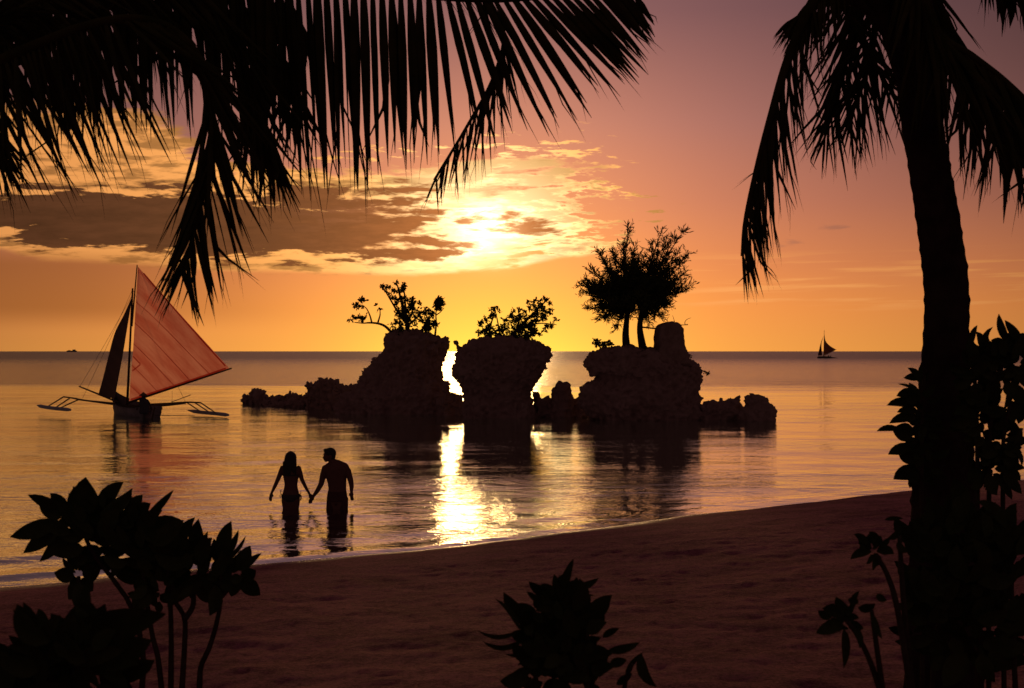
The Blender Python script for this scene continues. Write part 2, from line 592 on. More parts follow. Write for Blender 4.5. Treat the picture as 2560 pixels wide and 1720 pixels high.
def remeshed(mb, name, mat, voxel, parent=None, origin=None, smooth_iter=2, offset=None):
    """all overlapping pieces of mb fused to one continuous surface"""
    tmp = build(name + '_tmp', mb.v, mb.f, mat)
    md = tmp.modifiers.new('r', 'REMESH')
    md.mode = 'VOXEL'
    md.voxel_size = voxel
    if smooth_iter:
        s = tmp.modifiers.new('s', 'SMOOTH')
        s.iterations = smooth_iter
        s.factor = 0.5
    dg = bpy.context.evaluated_depsgraph_get()
    ev = tmp.evaluated_get(dg)
    me = bpy.data.meshes.new_from_object(ev)
    old = tmp.data
    bpy.data.objects.remove(tmp)
    bpy.data.meshes.remove(old)
    co = np.empty(len(me.vertices) * 3, dtype=np.float32)
    me.vertices.foreach_get('co', co)
    co = co.reshape(-1, 3)
    if offset is not None:
        nr = np.empty(len(me.vertices) * 3, dtype=np.float32)
        me.vertices.foreach_get('normal', nr)
        co = offset(co, nr.reshape(-1, 3))
    base = wloc(parent) if parent else Vector((0, 0, 0))
    org = Vector(origin) if origin is not None else base
    co = co - np.array(org, dtype=np.float32)
    me.vertices.foreach_set('co', co.astype(np.float32).ravel())
    me.polygons.foreach_set('use_smooth', [True] * len(me.polygons))
    if not me.materials:
        me.materials.append(mat)
    me.update()
    me.name = name
    o = bpy.data.objects.new(name, me)
    o.location = org - base
    COL.objects.link(o)
    if parent:
        o.parent = parent
    return o


def interp(x, pts):
    return float(np.interp(x, [q[0] for q in pts], [q[1] for q in pts]))


def spline(pts, n):
    """Catmull-Rom through pts, n samples"""
    pts = [Vector(q) for q in pts]
    ext = [pts[0] * 2 - pts[1]] + pts + [pts[-1] * 2 - pts[-2]]
    segs = len(pts) - 1
    out = []
    for i in range(n):
        u = i / (n - 1) * segs
        k = min(int(u), segs - 1)
        t = u - k
        a, b_, c, d = ext[k:k + 4]
        out.append(0.5 * ((2 * b_) + (c - a) * t + (2 * a - 5 * b_ + 4 * c - d) * t * t + (3 * b_ - a - 3 * c + d) * t ** 3))
    return out


# ------------------------------------------------------------------ beach and sea
SHORE = [(-60, -30), (-25, 6.0), (-12, 12.6), (-8.5, 14.7), (-5.78, 16.05), (-3.18, 17.6), (-1.2, 19.0), (0.7, 20.9), (2.7, 22.9),
         (5.3, 24.9), (7.5, 26.9), (10.5, 29.0), (20, 36), (60, 60)]


def shore_y(x):
    return np.interp(x, [q[0] for q in SHORE], [q[1] for q in SHORE])


def sand_base(x, y):
    s = (shore_y(x) - y) * 0.80
    up = 1.12 * (1 - np.exp(-np.maximum(s, 0) / 11.5))
    down = np.maximum(0.17 * np.minimum(s, 0), -3.0)
    return np.where(s > 0, up, down)


def vnoise(x, y, scale, seed):
    """cheap smooth value noise, vectorised"""
    g = np.random.default_rng(seed).random((256, 256))
    xs, ys = x * scale + 1000.0, y * scale + 1000.0
    xi, yi = np.floor(xs).astype(int), np.floor(ys).astype(int)
    fx, fy = xs - xi, ys - yi
    fx, fy = fx * fx * (3 - 2 * fx), fy * fy * (3 - 2 * fy)
    q = lambda a, c: g[a % 256, c % 256]
    return ((q(xi, yi) * (1 - fx) + q(xi + 1, yi) * fx) * (1 - fy) +
            (q(xi, yi + 1) * (1 - fx) + q(xi + 1, yi + 1) * fx) * fy) - 0.5


def sand_z(x, y):
    x, y = np.asarray(x, float), np.asarray(y, float)
    z = sand_base(x, y)
    s = (shore_y(x) - y) * 0.80
    dry = np.clip((s - 0.5) / 3.0, 0.0, 1.0)
    z = z + vnoise(x, y, 0.35, 1) * 0.10 * np.clip(s / 4 + 0.35, 0.0, 1.0)
    z = z + vnoise(x, y, 1.3, 2) * 0.035 * (0.25 + 0.75 * dry)
    z = z + vnoise(x, y, 3.4, 3) * 0.020 * dry + vnoise(x, y, 7.5, 4) * 0.022 * dry + vnoise(x, y, 15, 5) * 0.010 * dry
    # a little scarp the wash has cut at the right
    z = z + 0.05 * np.clip((x - 2.0) / 4.0, 0, 1) * np.clip(s / 0.35, 0, 1)
    return z


def ground(x, y):
    return float(sand_z(np.array([x]), np.array([y]))[0])


def grid_quads(ny, nx):
    i = np.arange(ny - 1)[:, None] * nx + np.arange(nx - 1)[None, :]
    return np.stack([i, i + 1, i + nx + 1, i + nx], axis=-1).reshape(-1, 4)


xs = np.concatenate([np.linspace(-60, -14, 60), np.linspace(-13.9, 14, 400), np.linspace(14.2, 60, 60)])
ys = np.concatenate([np.linspace(-40, 3.0, 60), np.linspace(3.1, 32, 420), np.linspace(33, 60, 40)])
X, Y = np.meshgrid(xs, ys)
Zs = sand_z(X, Y)
sand = np_mesh('beach', np.stack([X, Y, Zs], -1).reshape(-1, 3), grid_quads(len(ys), len(xs)), MAT['sand'])
tag(sand, kind='structure')

rows = [-60.0, -20.0, 4.0, 10.0]
while rows[-1] < 140:
    rows.append(rows[-1] + max(0.07, 0.0048 * rows[-1]))
while rows[-1] < 30000:
    rows.append(rows[-1] * 1.06)
rows = np.array(rows)
ss = np.linspace(-1.0, 1.0, 361)
ss = np.sign(ss) * (0.55 * np.abs(ss) + 1.6 * np.abs(ss) ** 6)
Yw = np.repeat(rows[:, None], len(ss), 1)
Xw = ss[None, :] * (np.maximum(Yw, 0) + 14.0)
Zw = np.zeros_like(Xw)
g2 = np.random.default_rng(3)
spacing = np.maximum(0.07, 0.0048 * Yw)
for k in range(46):
    lam = 0.9 * (7.0 / 0.9) ** g2.random()
    ang = g2.normal(0, 0.45)
    kx, ky = math.sin(ang) * 2 * math.pi / lam, math.cos(ang) * 2 * math.pi / lam
    amp = 0.0004 * lam ** 0.9
    fade = np.clip((lam / spacing - 3.0) / 4.0, 0, 1)
    Zw += amp * fade * np.sin(kx * Xw + ky * Yw + g2.random() * 6.283)
# small shore waves running up the beach
so = -(shore_y(Xw) - Yw) * 0.80           # metres out from the shoreline
wob = vnoise(Xw, Yw * 0.3, 0.35, 11) * 1.2
along = np.clip(0.55 - Xw * 0.06, 0.25, 1.0)
for c, w_, a in ((0.50, 0.22, 0.030), (1.9, 0.40, 0.018), (3.9, 0.6, 0.010)):
    t = (so + wob - c) / w_
    Zw += a * along * np.exp(-0.5 * np.where(t < 0, t * 1.9, t) ** 2)
Zw += np.where(so < 0.6, 0.012, 0.0)
# the ripples the two waders push out
for (cx, cy) in ((-3.6, 23.86), (-2.9, 23.86)):
    rr_ = np.hypot(Xw - cx, (Yw - cy))
    Zw += 0.006 * np.cos(rr_ * 2 * math.pi / 0.55) * np.exp(-(rr_ / 1.1) ** 2)
sea = np_mesh('sea', np.stack([Xw, Yw, Zw], -1).reshape(-1, 3), grid_quads(len(rows), len(ss)), MAT['water'])
tag(sea, kind='structure')


# ------------------------------------------------------------------ rocks
def rock(name, label, d, prof, depth, seed, rough=0.16, lean=0.0, ledges=(), voxel=0.055, cat='rock', group=None, dback=None):
    """prof: (py, x-left, x-right) down the outline at distance d; deep body, craggy surface"""
    mb = MB()
    m = d / FPX
    lv = sorted([(CAM_H + (HORIZON - py) * m, (xl - 1280) * m, (xr - 1280) * m) for py, xl, xr in prof])
    zs_ = [q[0] for q in lv]
    z0, z1 = min(-0.8, zs_[0]), zs_[-1]
    if zs_[0] > -0.8:
        lv = [(-0.8, lv[0][1] - 0.1, lv[0][2] + 0.1)] + lv
    rings = []
    zc = z0
    hs = [q[0] for q in lv]
    n = max(10, int((z1 - z0) / 0.10))
    for i in range(n + 1):
        z = z0 + (z1 - z0) * i / n
        xl = np.interp(z, hs, [q[1] for q in lv])
        xr = np.interp(z, hs, [q[2] for q in lv])
        hw = (xr - xl) / 2
        taper = 0.35 if i == n else 1.0
        rings.append(((xl + xr) / 2, d + lean * z, z, hw * (1 if i < n else 0.92), max(0.15, hw * depth)))
    mb.rings(rings, seg=40, power=2.5)
    for (px, py, rx, rz_, dd) in ledges:
        c = P(px, py, d + dd)
        mb.ball(c, (rx * m, rx * m * 0.9, rz_ * m), 14)
    sv = Vector((seed * 13.7, seed * 5.1, seed * 2.3))

    def off(co, nr):
        out = co.copy()
        for i in range(len(co)):
            q = Vector(co[i])
            big = mnoise.fractal(q * 0.85 + sv, 1.0, 2.0, 3)
            cr = mnoise.ridged_multi_fractal(q * 2.1 + sv, 0.9, 2.1, 4, 1.0, 2.0)
            fine = mnoise.fractal(q * 5.5 + sv, 0.8, 2.0, 3)
            vo = mnoise.noise(q * 1.7 + sv, noise_basis='VORONOI_F2F1') + 0.6 * mnoise.noise(q * 3.9 + sv, noise_basis='VORONOI_F2F1')
            h = rough * (big * 0.7 + (cr - 1.35) * 0.40 + fine * 0.75 + (vo - 0.3) * 0.55 + 0.42)
            out[i] = co[i] + nr[i] * h
        return out
    root = P((prof[-1][1] + prof[-1][2]) / 2, HORIZON + CAM_H / m, d)
    o = remeshed(mb, name, MAT['rock'], voxel * 0.85, None, (root.x, d, 0.0), 0, off)
    tag(o, label, cat, group)
    return o


def z5(pts):
    return [(540 + .3444 * y, 580 + .3444 * a, 580 + .3444 * c) for y, a, c in pts]


def z6(pts):
    return [(540 + .3942 * y, 1080 + .3942 * a, 1080 + .3942 * c) for y, a, c in pts]


D1, D2, D3 = 61.0, 57.0, 55.5
rock1 = rock('sea_stack', 'tall dark rock on the left of the three, leafy tree and leaning branch on top', D1,
             z5([(838, 1150, 1420), (866, 1135, 1480), (885, 1115, 1580), (930, 1105, 1588), (970, 1100, 1572), (1000, 1085, 1545),
                 (1022, 1030, 1530), (1060, 1000, 1525), (1110, 970, 1522), (1150, 938, 1522), (1200, 915, 1530),
                 (1232, 885, 1570), (1265, 860, 1590), (1300, 800, 1620), (1390, 760, 1650)]), 0.62, 1,
             ledges=((580 + .3444 * 1180, 540 + .3444 * 850, 16, 13, 0.2), (580 + .3444 * 1330, 540 + .3444 * 848, 22, 14, -0.1), (580 + .3444 * 1540, 540 + .3444 * 905, 18, 14, 0.0)), group='three rocks of the islet')
rock2 = rock('sea_stack', 'dark rock in the middle of the three, wide above and narrow at the foot', D2,
             z6([(765, 300, 560), (785, 240, 660), (806, 200, 680), (835, 165, 722), (870, 152, 762), (900, 148, 758), (940, 132, 735),
                 (980, 124, 715), (1005, 135, 710), (1040, 162, 690), (1080, 177, 660), (1120, 190, 645), (1180, 195, 650), (1290, 190, 665)]), 0.72, 2,
             ledges=((1080 + .3942 * 160, 540 + .3942 * 822, 10, 13, 0.0), (1080 + .3942 * 700, 540 + .3942 * 842, 15, 12, 0.2)), group='three rocks of the islet')
rock3 = rock('sea_stack', 'broad dark rock on the right of the three, carrying the arched shrine', D3,
             z6([(836, 1060, 1590), (850, 1005, 1606), (880, 978, 1618), (920, 966, 1645), (950, 968, 1697), (980, 978, 1710), (1003, 1000, 1712),
                 (1018, 1035, 1712), (1042, 1012, 1710), (1070, 962, 1707), (1092, 928, 1704), (1130, 918, 1700), (1200, 915, 1722), (1300, 1000, 1730)]), 0.55, 3,
             ledges=((1080 + .3942 * 1020, 540 + .3942 * 925, 22, 32, 0.0), (1080 + .3942 * 1265, 540 + .3942 * 832, 16, 8, 0.2)), group='three rocks of the islet')


def boulder(name, label, d, balls, seed, rough=0.12, voxel=0.05, group=None):
    """balls: (px, py, rx px, rz px, depth offset)"""
    mb = MB()
    m = d / FPX
    for (px, py, rx, rz_, dd) in balls:
        c = P(px, py, d)
        c.y += dd
        ry_ = max(rx, rz_) * m * 0.95
        mb.ball(c, (rx * m, ry_, rz_ * m), 16)
        if c.z > -0.5:
            mb.rings([(c.x, c.y, -0.8, rx * m * 0.95, ry_ * 0.95), (c.x, c.y, 0.0, rx * m * 0.85, ry_ * 0.85), (c.x, c.y, c.z, rx * m * 0.85, ry_ * 0.85)], 16)
    # broken crest: smaller jagged lumps along the top
    rk = random.Random(seed)
    for _ in range(len(balls) * 4):
        (px, py, rx, rz_, dd) = balls[rk.randrange(len(balls))]
        a = rk.uniform(-1.1, 1.1)
        c = P(px + rx * 0.9 * math.sin(a), py - rz_ * 0.88 * math.cos(a), d)
        c.y += dd + rk.uniform(-0.5, 0.5) * rx * m
        r_ = rk.uniform(0.10, 0.26) * rx * m
        mb.ball(c, (r_ * rk.uniform(0.8, 1.6), r_ * 1.2, r_ * rk.uniform(0.5, 1.1)), 8, Matrix.Rotation(rk.uniform(-0.6, 0.6), 3, 'Y'))
    sv = Vector((seed * 7.7, seed * 3.1, seed * 9.3))

    def off(co, nr):
        out = co.copy()
        for i in range(len(co)):
            q = Vector(co[i])
            h = rough * (mnoise.fractal(q * 1.5 + sv, 1.0, 2.0, 3) * 0.9 +
                         (mnoise.ridged_multi_fractal(q * 2.6 + sv, 0.9, 2.1, 4, 1.0, 2.0) - 1.3) * 0.38 +
                         mnoise.fractal(q * 6 + sv, 0.8, 2.0, 3) * 0.9 +
                         (mnoise.noise(q * 3.0 + sv, noise_basis='VORONOI_F2F1') - 0.25) * 0.9)
            out[i] = co[i] + nr[i] * h
        return out
    xa = sum(q[0] for q in balls) / len(balls)
    root = Vector(((xa - 1280) * m, d, 0))
    o = remeshed(mb, name, MAT['rock'], voxel, None, root, 1, off)
    tag(o, label, 'rock', group)
    return o


def b5(x, y, rx, rz_, dd=0.0):
    return (580 + .3444 * x, 540 + .3444 * y, rx * .3444, rz_ * .3444, dd)


def b6(x, y, rx, rz_, dd=0.0):
    return (1080 + .3942 * x, 540 + .3942 * y, rx * .3942, rz_ * .3942, dd)


boulder('reef_ledge', 'long low jagged rock ledge trailing off to the left of the islet', 72.0,
        [b5(95, 1335, 45, 40), b5(165, 1310, 45, 62, -0.5), b5(235, 1320, 48, 66, -1), b5(310, 1335, 60, 52, -1.5), b5(400, 1340, 70, 58, -2.2), b5(350, 1350, 70, 44, -3), b5(460, 1358, 80, 44, -4),
         b5(480, 1335, 70, 66, -3), b5(570, 1340, 80, 70, -4), b5(640, 1350, 90, 60, -5), b5(160, 1262, 30, 22), b5(225, 1268, 40, 22, -0.6), b5(440, 1300, 40, 24, -2.4)], 11, 0.14)
boulder('reef_rock', 'humped rock between the left ledge and the tall left rock', 66.0,
        [b5(540, 1335, 70, 60, 1.5), b5(600, 1290, 78, 90, 0.8), b5(660, 1245, 85, 82), b5(730, 1265, 80, 85), b5(800, 1290, 90, 72), b5(870, 1300, 90, 78), b5(560, 1240, 40, 40)], 12, 0.14)
boulder('reef_rock', 'small rock in the gap beside the foot of the tall left rock', 59.0,
        [b5(1560, 1250, 40, 62), b5(1625, 1340, 70, 68), b5(1560, 1370, 90, 60), b5(1670, 1385, 90, 50)], 13, 0.09, 0.04)
boulder('reef_rock', 'round boulder standing between the middle and right rocks', 57.0,
        [b6(828, 1110, 74, 62), b6(845, 1150, 66, 60), b6(790, 1120, 46, 50)], 14, 0.07, 0.035)
boulder('reef_ledge', 'low rock ledge under the round boulder, joining middle and right rocks', 57.5,
        [b6(690, 1190, 70, 60), b6(660, 1140, 36, 40), b6(735, 1165, 40, 38), b6(780, 1200, 80, 60), b6(860, 1200, 80, 60), b6(930, 1200, 70, 62), b6(800, 1250, 120, 40), b6(940, 1250, 90, 50), b6(690, 1255, 90, 45), b6(880, 1265, 120, 40)], 15, 0.10, 0.045)
boulder('reef_ledge', 'rocky shelf at the foot of the right rock running out to the right', 55.0,
        [b6(1750, 1240, 70, 76), b6(1830, 1215, 48, 68), b6(1900, 1210, 44, 66), b6(1938, 1180, 30, 52), b6(1790, 1220, 60, 60), b6(1860, 1240, 100, 60), b6(1960, 1260, 90, 50)], 16, 0.10, 0.045)
boulder('reef_rock', 'flat topped boulder at the far right end of the islet', 54.0,
        [b6(2040, 1170, 66, 46), b6(2100, 1172, 46, 42), b6(2060, 1235, 80, 56), b6(2140, 1232, 54, 46), b6(2010, 1250, 70, 50)], 17, 0.07, 0.035)


# ------------------------------------------------------------------ shrine on the right rock
def arch_block(mb, prof, d, half_depth, seg=1):
    """prof: outline (px, py) closed polygon, extruded through depth with rounded edges"""
    pts = [P(px, py, d) for px, py in prof]
    cx = sum(q.x for q in pts) / len(pts)
    cz = sum(q.z for q in pts) / len(pts)
    layers = []
    for (t, k) in ((-1, 0.90), (-0.82, 0.985), (-0.4, 1.0), (0.4, 1.0), (0.82, 0.985), (1, 0.90)):
        layers.append([(cx + (q.x - cx) * k, d + t * half_depth, cz + (q.z - cz) * k) for q in pts])
    n = len(pts)
    vs = [v for l in layers for v in l]
    fs = []
    for i in range(len(layers) - 1):
        for j in range(n):
            a, b_ = i * n + j, i * n + (j + 1) % n
            fs.append((a, b_, b_ + n, a + n))
    fs.append(tuple(range(n))[::-1])
    fs.append(tuple((len(layers) - 1) * n + j for j in range(n)))
    mb.add(vs, fs)


shrine = empty('shrine', P(1080 + .3942 * 1508, 540 + .3942 * 860, D3))
tag(shrine, 'arched stone shrine shaped like a thumb on top of the right rock', 'shrine')
sp6 = [(1412, 905), (1416, 850), (1418, 790), (1422, 745), (1428, 712), (1440, 690), (1462, 677), (1500, 671), (1535, 674), (1560, 684), (1575, 702),
       (1583, 740), (1588, 790), (1595, 840), (1604, 880), (1625, 925), (1640, 960), (1420, 960)]
mb = MB()
arch_block(mb, [(1080 + .3942 * a, 540 + .3942 * b_) for a, b_ in sp6], D3, 1.0)


def shr_off(co, nr):
    out = co.copy()
    for i in range(len(co)):
        q = Vector(co[i])
        out[i] = co[i] + nr[i] * (0.05 * mnoise.fractal(q * 3.0, 0.9, 2.0, 4))
    return out


sb = remeshed(mb, 'stone_arch', MAT['shrine'], 0.045, shrine, None, 2, shr_off)

# ------------------------------------------------------------------ sailing boats
def line(mb, a, b_, r0, r1=None, n=2, sag=0.0, seg=6):
    a, b_ = Vector(a), Vector(b_)
    r1 = r0 if r1 is None else r1
    pts = [a.lerp(b_, i / (n - 1)) - Vector((0, 0, sag * 4 * (i / (n - 1)) * (1 - i / (n - 1)))) for i in range(n)]
    mb.tube(pts, [r0 + (r1 - r0) * i / (n - 1) for i in range(n)], seg)


def sheet(mb, left, right, rows_=18, cols=14, belly=None):
    """cloth between two edge polylines (equal sampling); belly(u, v) pushes it out in y"""
    L, Rr = spline(left, rows_), spline(right, rows_)
    vs, fs = [], []
    for i in range(rows_):
        for j in range(cols):
            q = L[i].lerp(Rr[i], j / (cols - 1))
            if belly:
                q = q + belly(i / (rows_ - 1), j / (cols - 1))
            vs.append(q)
    for i in range(rows_ - 1):
        for j in range(cols - 1):
            a = i * cols + j
            fs.append((a, a + 1, a + cols + 1, a + cols))
    # back layer 6 mm behind: cloth has thickness
    n = len(vs)
    mb.add(vs, fs)


DB = 58.0


def B(u, v, dd=0.0):
    """point of the boat seen at detail pixel (u, v), dd metres beyond the mast plane"""
    return P(60 + .3061 * u, 620 + .3061 * v, DB + dd)


boat = empty('sailing_boat', (B(860, 1380).x, DB, 0.0))
tag(boat, 'outrigger sailboat with a large backlit red sail on the calm water', 'sailboat')

# hull: long narrow, bow away to the left, stern towards the beach
hull_dir = Vector((-0.53, 0.85, 0)).normalized()
hull_side = Vector((hull_dir.y, -hull_dir.x, 0))
hc = Vector((B(893, 1330).x, DB + 0.6, 0))
stations = [(-1.95, 0.40, 0.46, 0.50), (-1.6, 0.52, 0.43, 0.46), (-1.0, 0.62, 0.40, 0.44), (0.0, 0.64, 0.40, 0.44), (1.2, 0.56, 0.46, 0.47),
            (2.2, 0.38, 0.58, 0.58), (2.9, 0.16, 0.76, 0.76), (3.2, 0.03, 0.90, 0.90)]
mb = MB()
vs, fs = [], []
ns = 11
for (t, w_, zt, _) in stations:
    for k in range(ns):
        a = math.pi * k / (ns - 1)
        side = math.cos(a) * w_
        z = zt - (zt + 0.22) * math.sin(a) ** 0.7 if 0 < k < ns - 1 else zt
        q = hc + hull_dir * t + hull_side * side
        vs.append(Vector((q.x, q.y, z)))
for i in range(len(stations) - 1):
    for k in range(ns - 1):
        a = i * ns + k
        fs.append((a, a + 1, a + ns + 1, a + ns))
fs.append(tuple(range(ns)))
mb.add(vs, fs)
hull = mb.build('hull', MAT['hull'], boat)
sol = hull.modifiers.new('thick', 'SOLIDIFY')
sol.thickness = 0.035
# gunwales, thwart, deck
for s in (-1, 1):
    mb = MB()
    mb.tube(spline([hc + hull_dir * t + hull_side * s * w_ + Vector((0, 0, zt + 0.01)) for (t, w_, zt, _) in stations], 24), 0.03, 6)
    mb.build('gunwale', MAT['spar'], hull)
for t in (-1.6, 0.9):
    mb = MB()
    line(mb, hc + hull_dir * t - hull_side * 0.52 + Vector((0, 0, 0.34)), hc + hull_dir * t + hull_side * 0.52 + Vector((0, 0, 0.34)), 0.06, seg=8)
    mb.build('thwart', MAT['spar'], hull)
# stern post and rudder seen at the right end
mb = MB()
line(mb, B(1068, 1300, -2.2), B(1045, 1400, -2.2), 0.035)
mb.build('stern_post', MAT['spar'], hull)

# spars
mb = MB(); line(mb, B(842, 1285), B(887, 328), 0.055, 0.035, seg=8); mb.build('mast', MAT['spar'], boat)
mb = MB(); line(mb, B(880, 640, -0.1), B(924, 138, -0.1), 0.038, 0.022, seg=8); mb.build('gaff', MAT['spar'], boat)
mb = MB(); line(mb, B(836, 1268, -0.05), B(1696, 982, -0.9), 0.045, 0.03, seg=8); mb.build('boom', MAT['spar'], boat)
mb = MB(); line(mb, B(450, 1130, 4.4), B(760, 1256, 2.6), 0.03, 0.045, seg=8); mb.build('bowsprit', MAT['bamboo'], boat)

# main sail: luff from tack to head, leech from clew to head
tack, head, clew = B(857, 1256, -0.05), B(930, 152, -0.1), B(1680, 986, -0.9)


def sail_pt(s, t):
    """s from the mast to the clew along the foot, t up to the head"""
    luff = tack.lerp(B(893, 800, -0.06), min(1, t * 2.42)) if t < 0.413 else B(893, 800, -0.06).lerp(head, (t - 0.413) / 0.587)
    leech = clew.lerp(head, t) + Vector((0.10, 0, -0.09)) * math.sin(math.pi * t) * -1.0
    q = luff.lerp(leech, s)
    wr = 0.045 * math.sin(9 * s + 5 * t) + 0.03 * math.sin(17 * s - 8 * t)
    return q + Vector((0, 0.75 * math.sin(math.pi * s) * (1 - t) ** 0.7 * (0.35 + t) + wr * s * (1 - s) * 2, 0))


NS, NT = 26, 34
mb = MB()
mb.add([sail_pt(i / (NS - 1), j / (NT - 1)) for j in range(NT) for i in range(NS)],
       [(j * NS + i, j * NS + i + 1, (j + 1) * NS + i + 1, (j + 1) * NS + i) for j in range(NT - 1) for i in range(NS - 1)])
msail = mb.build('main_sail', MAT['sail'], boat)
msail['label'] = 'large red triangular sail glowing with light from behind'


def strip(fn, k, width, name, parent, mat, dy=-0.012):
    """sewn tape lying on the near side of the sail along fn(0..1) -> (s, t)"""
    pts = [sail_pt(*fn(i / (k - 1))) + Vector((0, dy, 0)) for i in range(k)]
    vs, fs = [], []
    for i, q in enumerate(pts):
        t = (pts[min(i + 1, k - 1)] - pts[max(i - 1, 0)]).normalized()
        n = Vector((-t.z, 0, t.x)) * width * 0.5
        vs += [q - n, q + n]
    for i in range(k - 1):
        fs.append((2 * i, 2 * i + 1, 2 * i + 3, 2 * i + 2))
    mb = MB(); mb.add(vs, fs)
    return mb.build(name, mat, parent)


# cloth panel seams running down from luff to foot
for (s0, t0, s1, t1) in ((0.0, 0.74, 0.80, 0.015), (0.0, 0.585, 0.60, 0.015), (0.0, 0.43, 0.44, 0.015), (0.0, 0.27, 0.27, 0.015), (0.0, 0.12, 0.12, 0.015)):
    strip(lambda u, a=s0, b_=t0, c=s1, d_=t1: ((a * (1 - b_) + (c * (1 - d_) - a * (1 - b_)) * u) / (1 - (b_ + (d_ - b_) * u)), b_ + (d_ - b_) * u), 14, 0.03, 'seam', msail, MAT['seam'])
strip(lambda u: (0.015 + 0.96 * u, 0.012), 16, 0.07, 'foot_hem', msail, MAT['seam'])
strip(lambda u: (0.985 - 0.01 * u, 0.03 + 0.90 * u), 16, 0.06, 'leech_hem', msail, MAT['seam'])
# reinforcing patch by the mast
strip(lambda u: (0.01 + 0.10 * u, 0.335 - 0.075 * u), 5, 0.05, 'patch_edge', msail, MAT['seam'], -0.016)
strip(lambda u: (0.012 + 0.10 * u, 0.225 + 0.03 * u), 5, 0.05, 'patch_edge', msail, MAT['seam'], -0.016)

# jib
JL = [B(880, 398, 0.2), B(818, 540, 0.9), B(742, 690, 1.5), B(690, 880, 2.1), B(645, 1060, 2.6), B(606, 1200, 3.0)]
JR = [B(884, 400, 0.1), B(858, 560, 0.25), B(832, 720, 0.4), B(804, 890, 0.55), B(772, 1060, 0.75), B(742, 1225, 0.9)]
mb = MB()
sheet(mb, JL, JR, 22, 10, lambda u, v: Vector((0, -0.25 * math.sin(math.pi * v) * u, -0.03 * math.sin(math.pi * v) * (u > 0.95))))
mb.build('jib', MAT['jib'], boat)['label'] = 'narrow dark jib set ahead of the mast'

# rigging
for (a, b_) in ((B(455, 1132, 4.3), B(884, 385, 0.0)), (B(1210, 1165, -0.5), B(1208, 1265, 0.2)), (B(887, 335), B(1320, 1262, 1.2)), (B(887, 335), B(470, 1245, 1.4))):
    mb = MB(); line(mb, a, b_, 0.007, n=6, sag=0.05, seg=4); mb.build('rope', MAT['rope'], boat)

# outriggers: arms, struts and floats
for side, arms, floatpts, struts in (
        (-1, [[(745, 1278), (600, 1258), (470, 1240), (400, 1226), (320, 1215)], [(740, 1270), (560, 1252), (440, 1238)]],
         [(106, 1284), (160, 1297), (260, 1311), (378, 1322)],
         [((320, 1217), (185, 1300)), ((372, 1228), (250, 1308)), ((445, 1238), (282, 1312))]),
        (1, [[(1030, 1278), (1180, 1270), (1330, 1260), (1445, 1264)], [(1030, 1292), (1180, 1284), (1320, 1268)]],
         [(1338, 1326), (1430, 1340), (1560, 1352), (1668, 1364)],
         [((1330, 1262), (1445, 1338)), ((1395, 1263), (1520, 1346)), ((1445, 1265), (1570, 1350))])):
    far, nr_ = (3.6, 0.4) if side < 0 else (2.2, -1.0)
    og = None
    fl = []
    for i, (u, v) in enumerate(floatpts):
        dd = far + (nr_ - far) * i / (len(floatpts) - 1)
        fl.append(B(u, v, dd))
    mb = MB()
    mb.tube(spline(fl, 16), [0.02 + 0.055 * min(1.0, i / 3, (15 - i) / 1.0 + 0.5) for i in range(16)], 10)
    og = mb.build('outrigger_float', MAT['float'], boat)
    for k, arm in enumerate(arms):
        dd = (2.2, 0.9)[k] if side < 0 else (0.9, -0.1)[k]
        mb = MB()
        mb.tube(spline([B(u, v, dd) for u, v in arm], 14), [0.045 - 0.015 * i / 13 for i in range(14)], 7)
        mb.build('outrigger_arm', MAT['bamboo'], boat)
    for k, (a, b_) in enumerate(struts):
        mb = MB()
        dd = 2.4 - 0.6 * k if side < 0 else 1.2 - 0.6 * k
        line(mb, B(*a, dd), B(*b_, dd - 0.1), 0.03, 0.025)
        mb.build('strut', MAT['bamboo'], og)
mb = MB(); line(mb, B(1205, 1258, 0.4), B(1360, 1200, -0.6), 0.015); mb.build('steering_oar', MAT['bamboo'], boat)
mb = MB(); line(mb, B(1060, 1365, -2.3), B(1390, 1372, -2.6), 0.012); mb.build('trailing_rope', MAT['rope'], boat)


# far sailing boat
DF = 538.0


def FB(u, v, dd=0.0):
    return P(1960 + u * 200 / 2240, 780 + v * 140 / 1568, DF + dd)


fb = empty('sailing_boat', (FB(1130, 1300).x, DF, 0))
tag(fb, 'tiny dark sailboat on the horizon beside the palm trunk', 'sailboat')
mb = MB()
hp = [FB(925, 1270), FB(960, 1262), FB(1100, 1268), FB(1250, 1262), FB(1340, 1258)]
mb.tube([Vector((q.x, q.y, 0.15)) for q in spline(hp, 12)], [0.1, 0.35, 0.5, 0.55, 0.58, 0.6, 0.6, 0.58, 0.52, 0.45, 0.35, 0.2], 8)
mb.build('hull', MAT['spar'], fb)
mb = MB(); line(mb, FB(1112, 1280), FB(1128, 505), 0.13, 0.05); mb.build('mast', MAT['spar'], fb)
mb = MB(); line(mb, FB(1112, 1230), FB(1470, 1048, -2), 0.08); mb.build('boom', MAT['spar'], fb)
mb = MB()
sheet(mb, [FB(1128, 640), FB(1116, 900), FB(1114, 1215)], [FB(1134, 640), FB(1170, 815), FB(1280, 940), FB(1462, 1055, -2)], 18, 8, lambda u, v: Vector((0, 0.5 * math.sin(math.pi * v), 0)))
mb.build('main_sail', MAT['far_sail'], fb)
mb = MB()
sheet(mb, [FB(1098, 690, 1), FB(1035, 850, 2), FB(985, 1050, 3), FB(945, 1225, 4)], [FB(1102, 690, 0), FB(1052, 880, 0), FB(1056, 1060, 0), FB(1072, 1215, 0)], 14, 6)
mb.build('jib', MAT['far_sail'], fb)
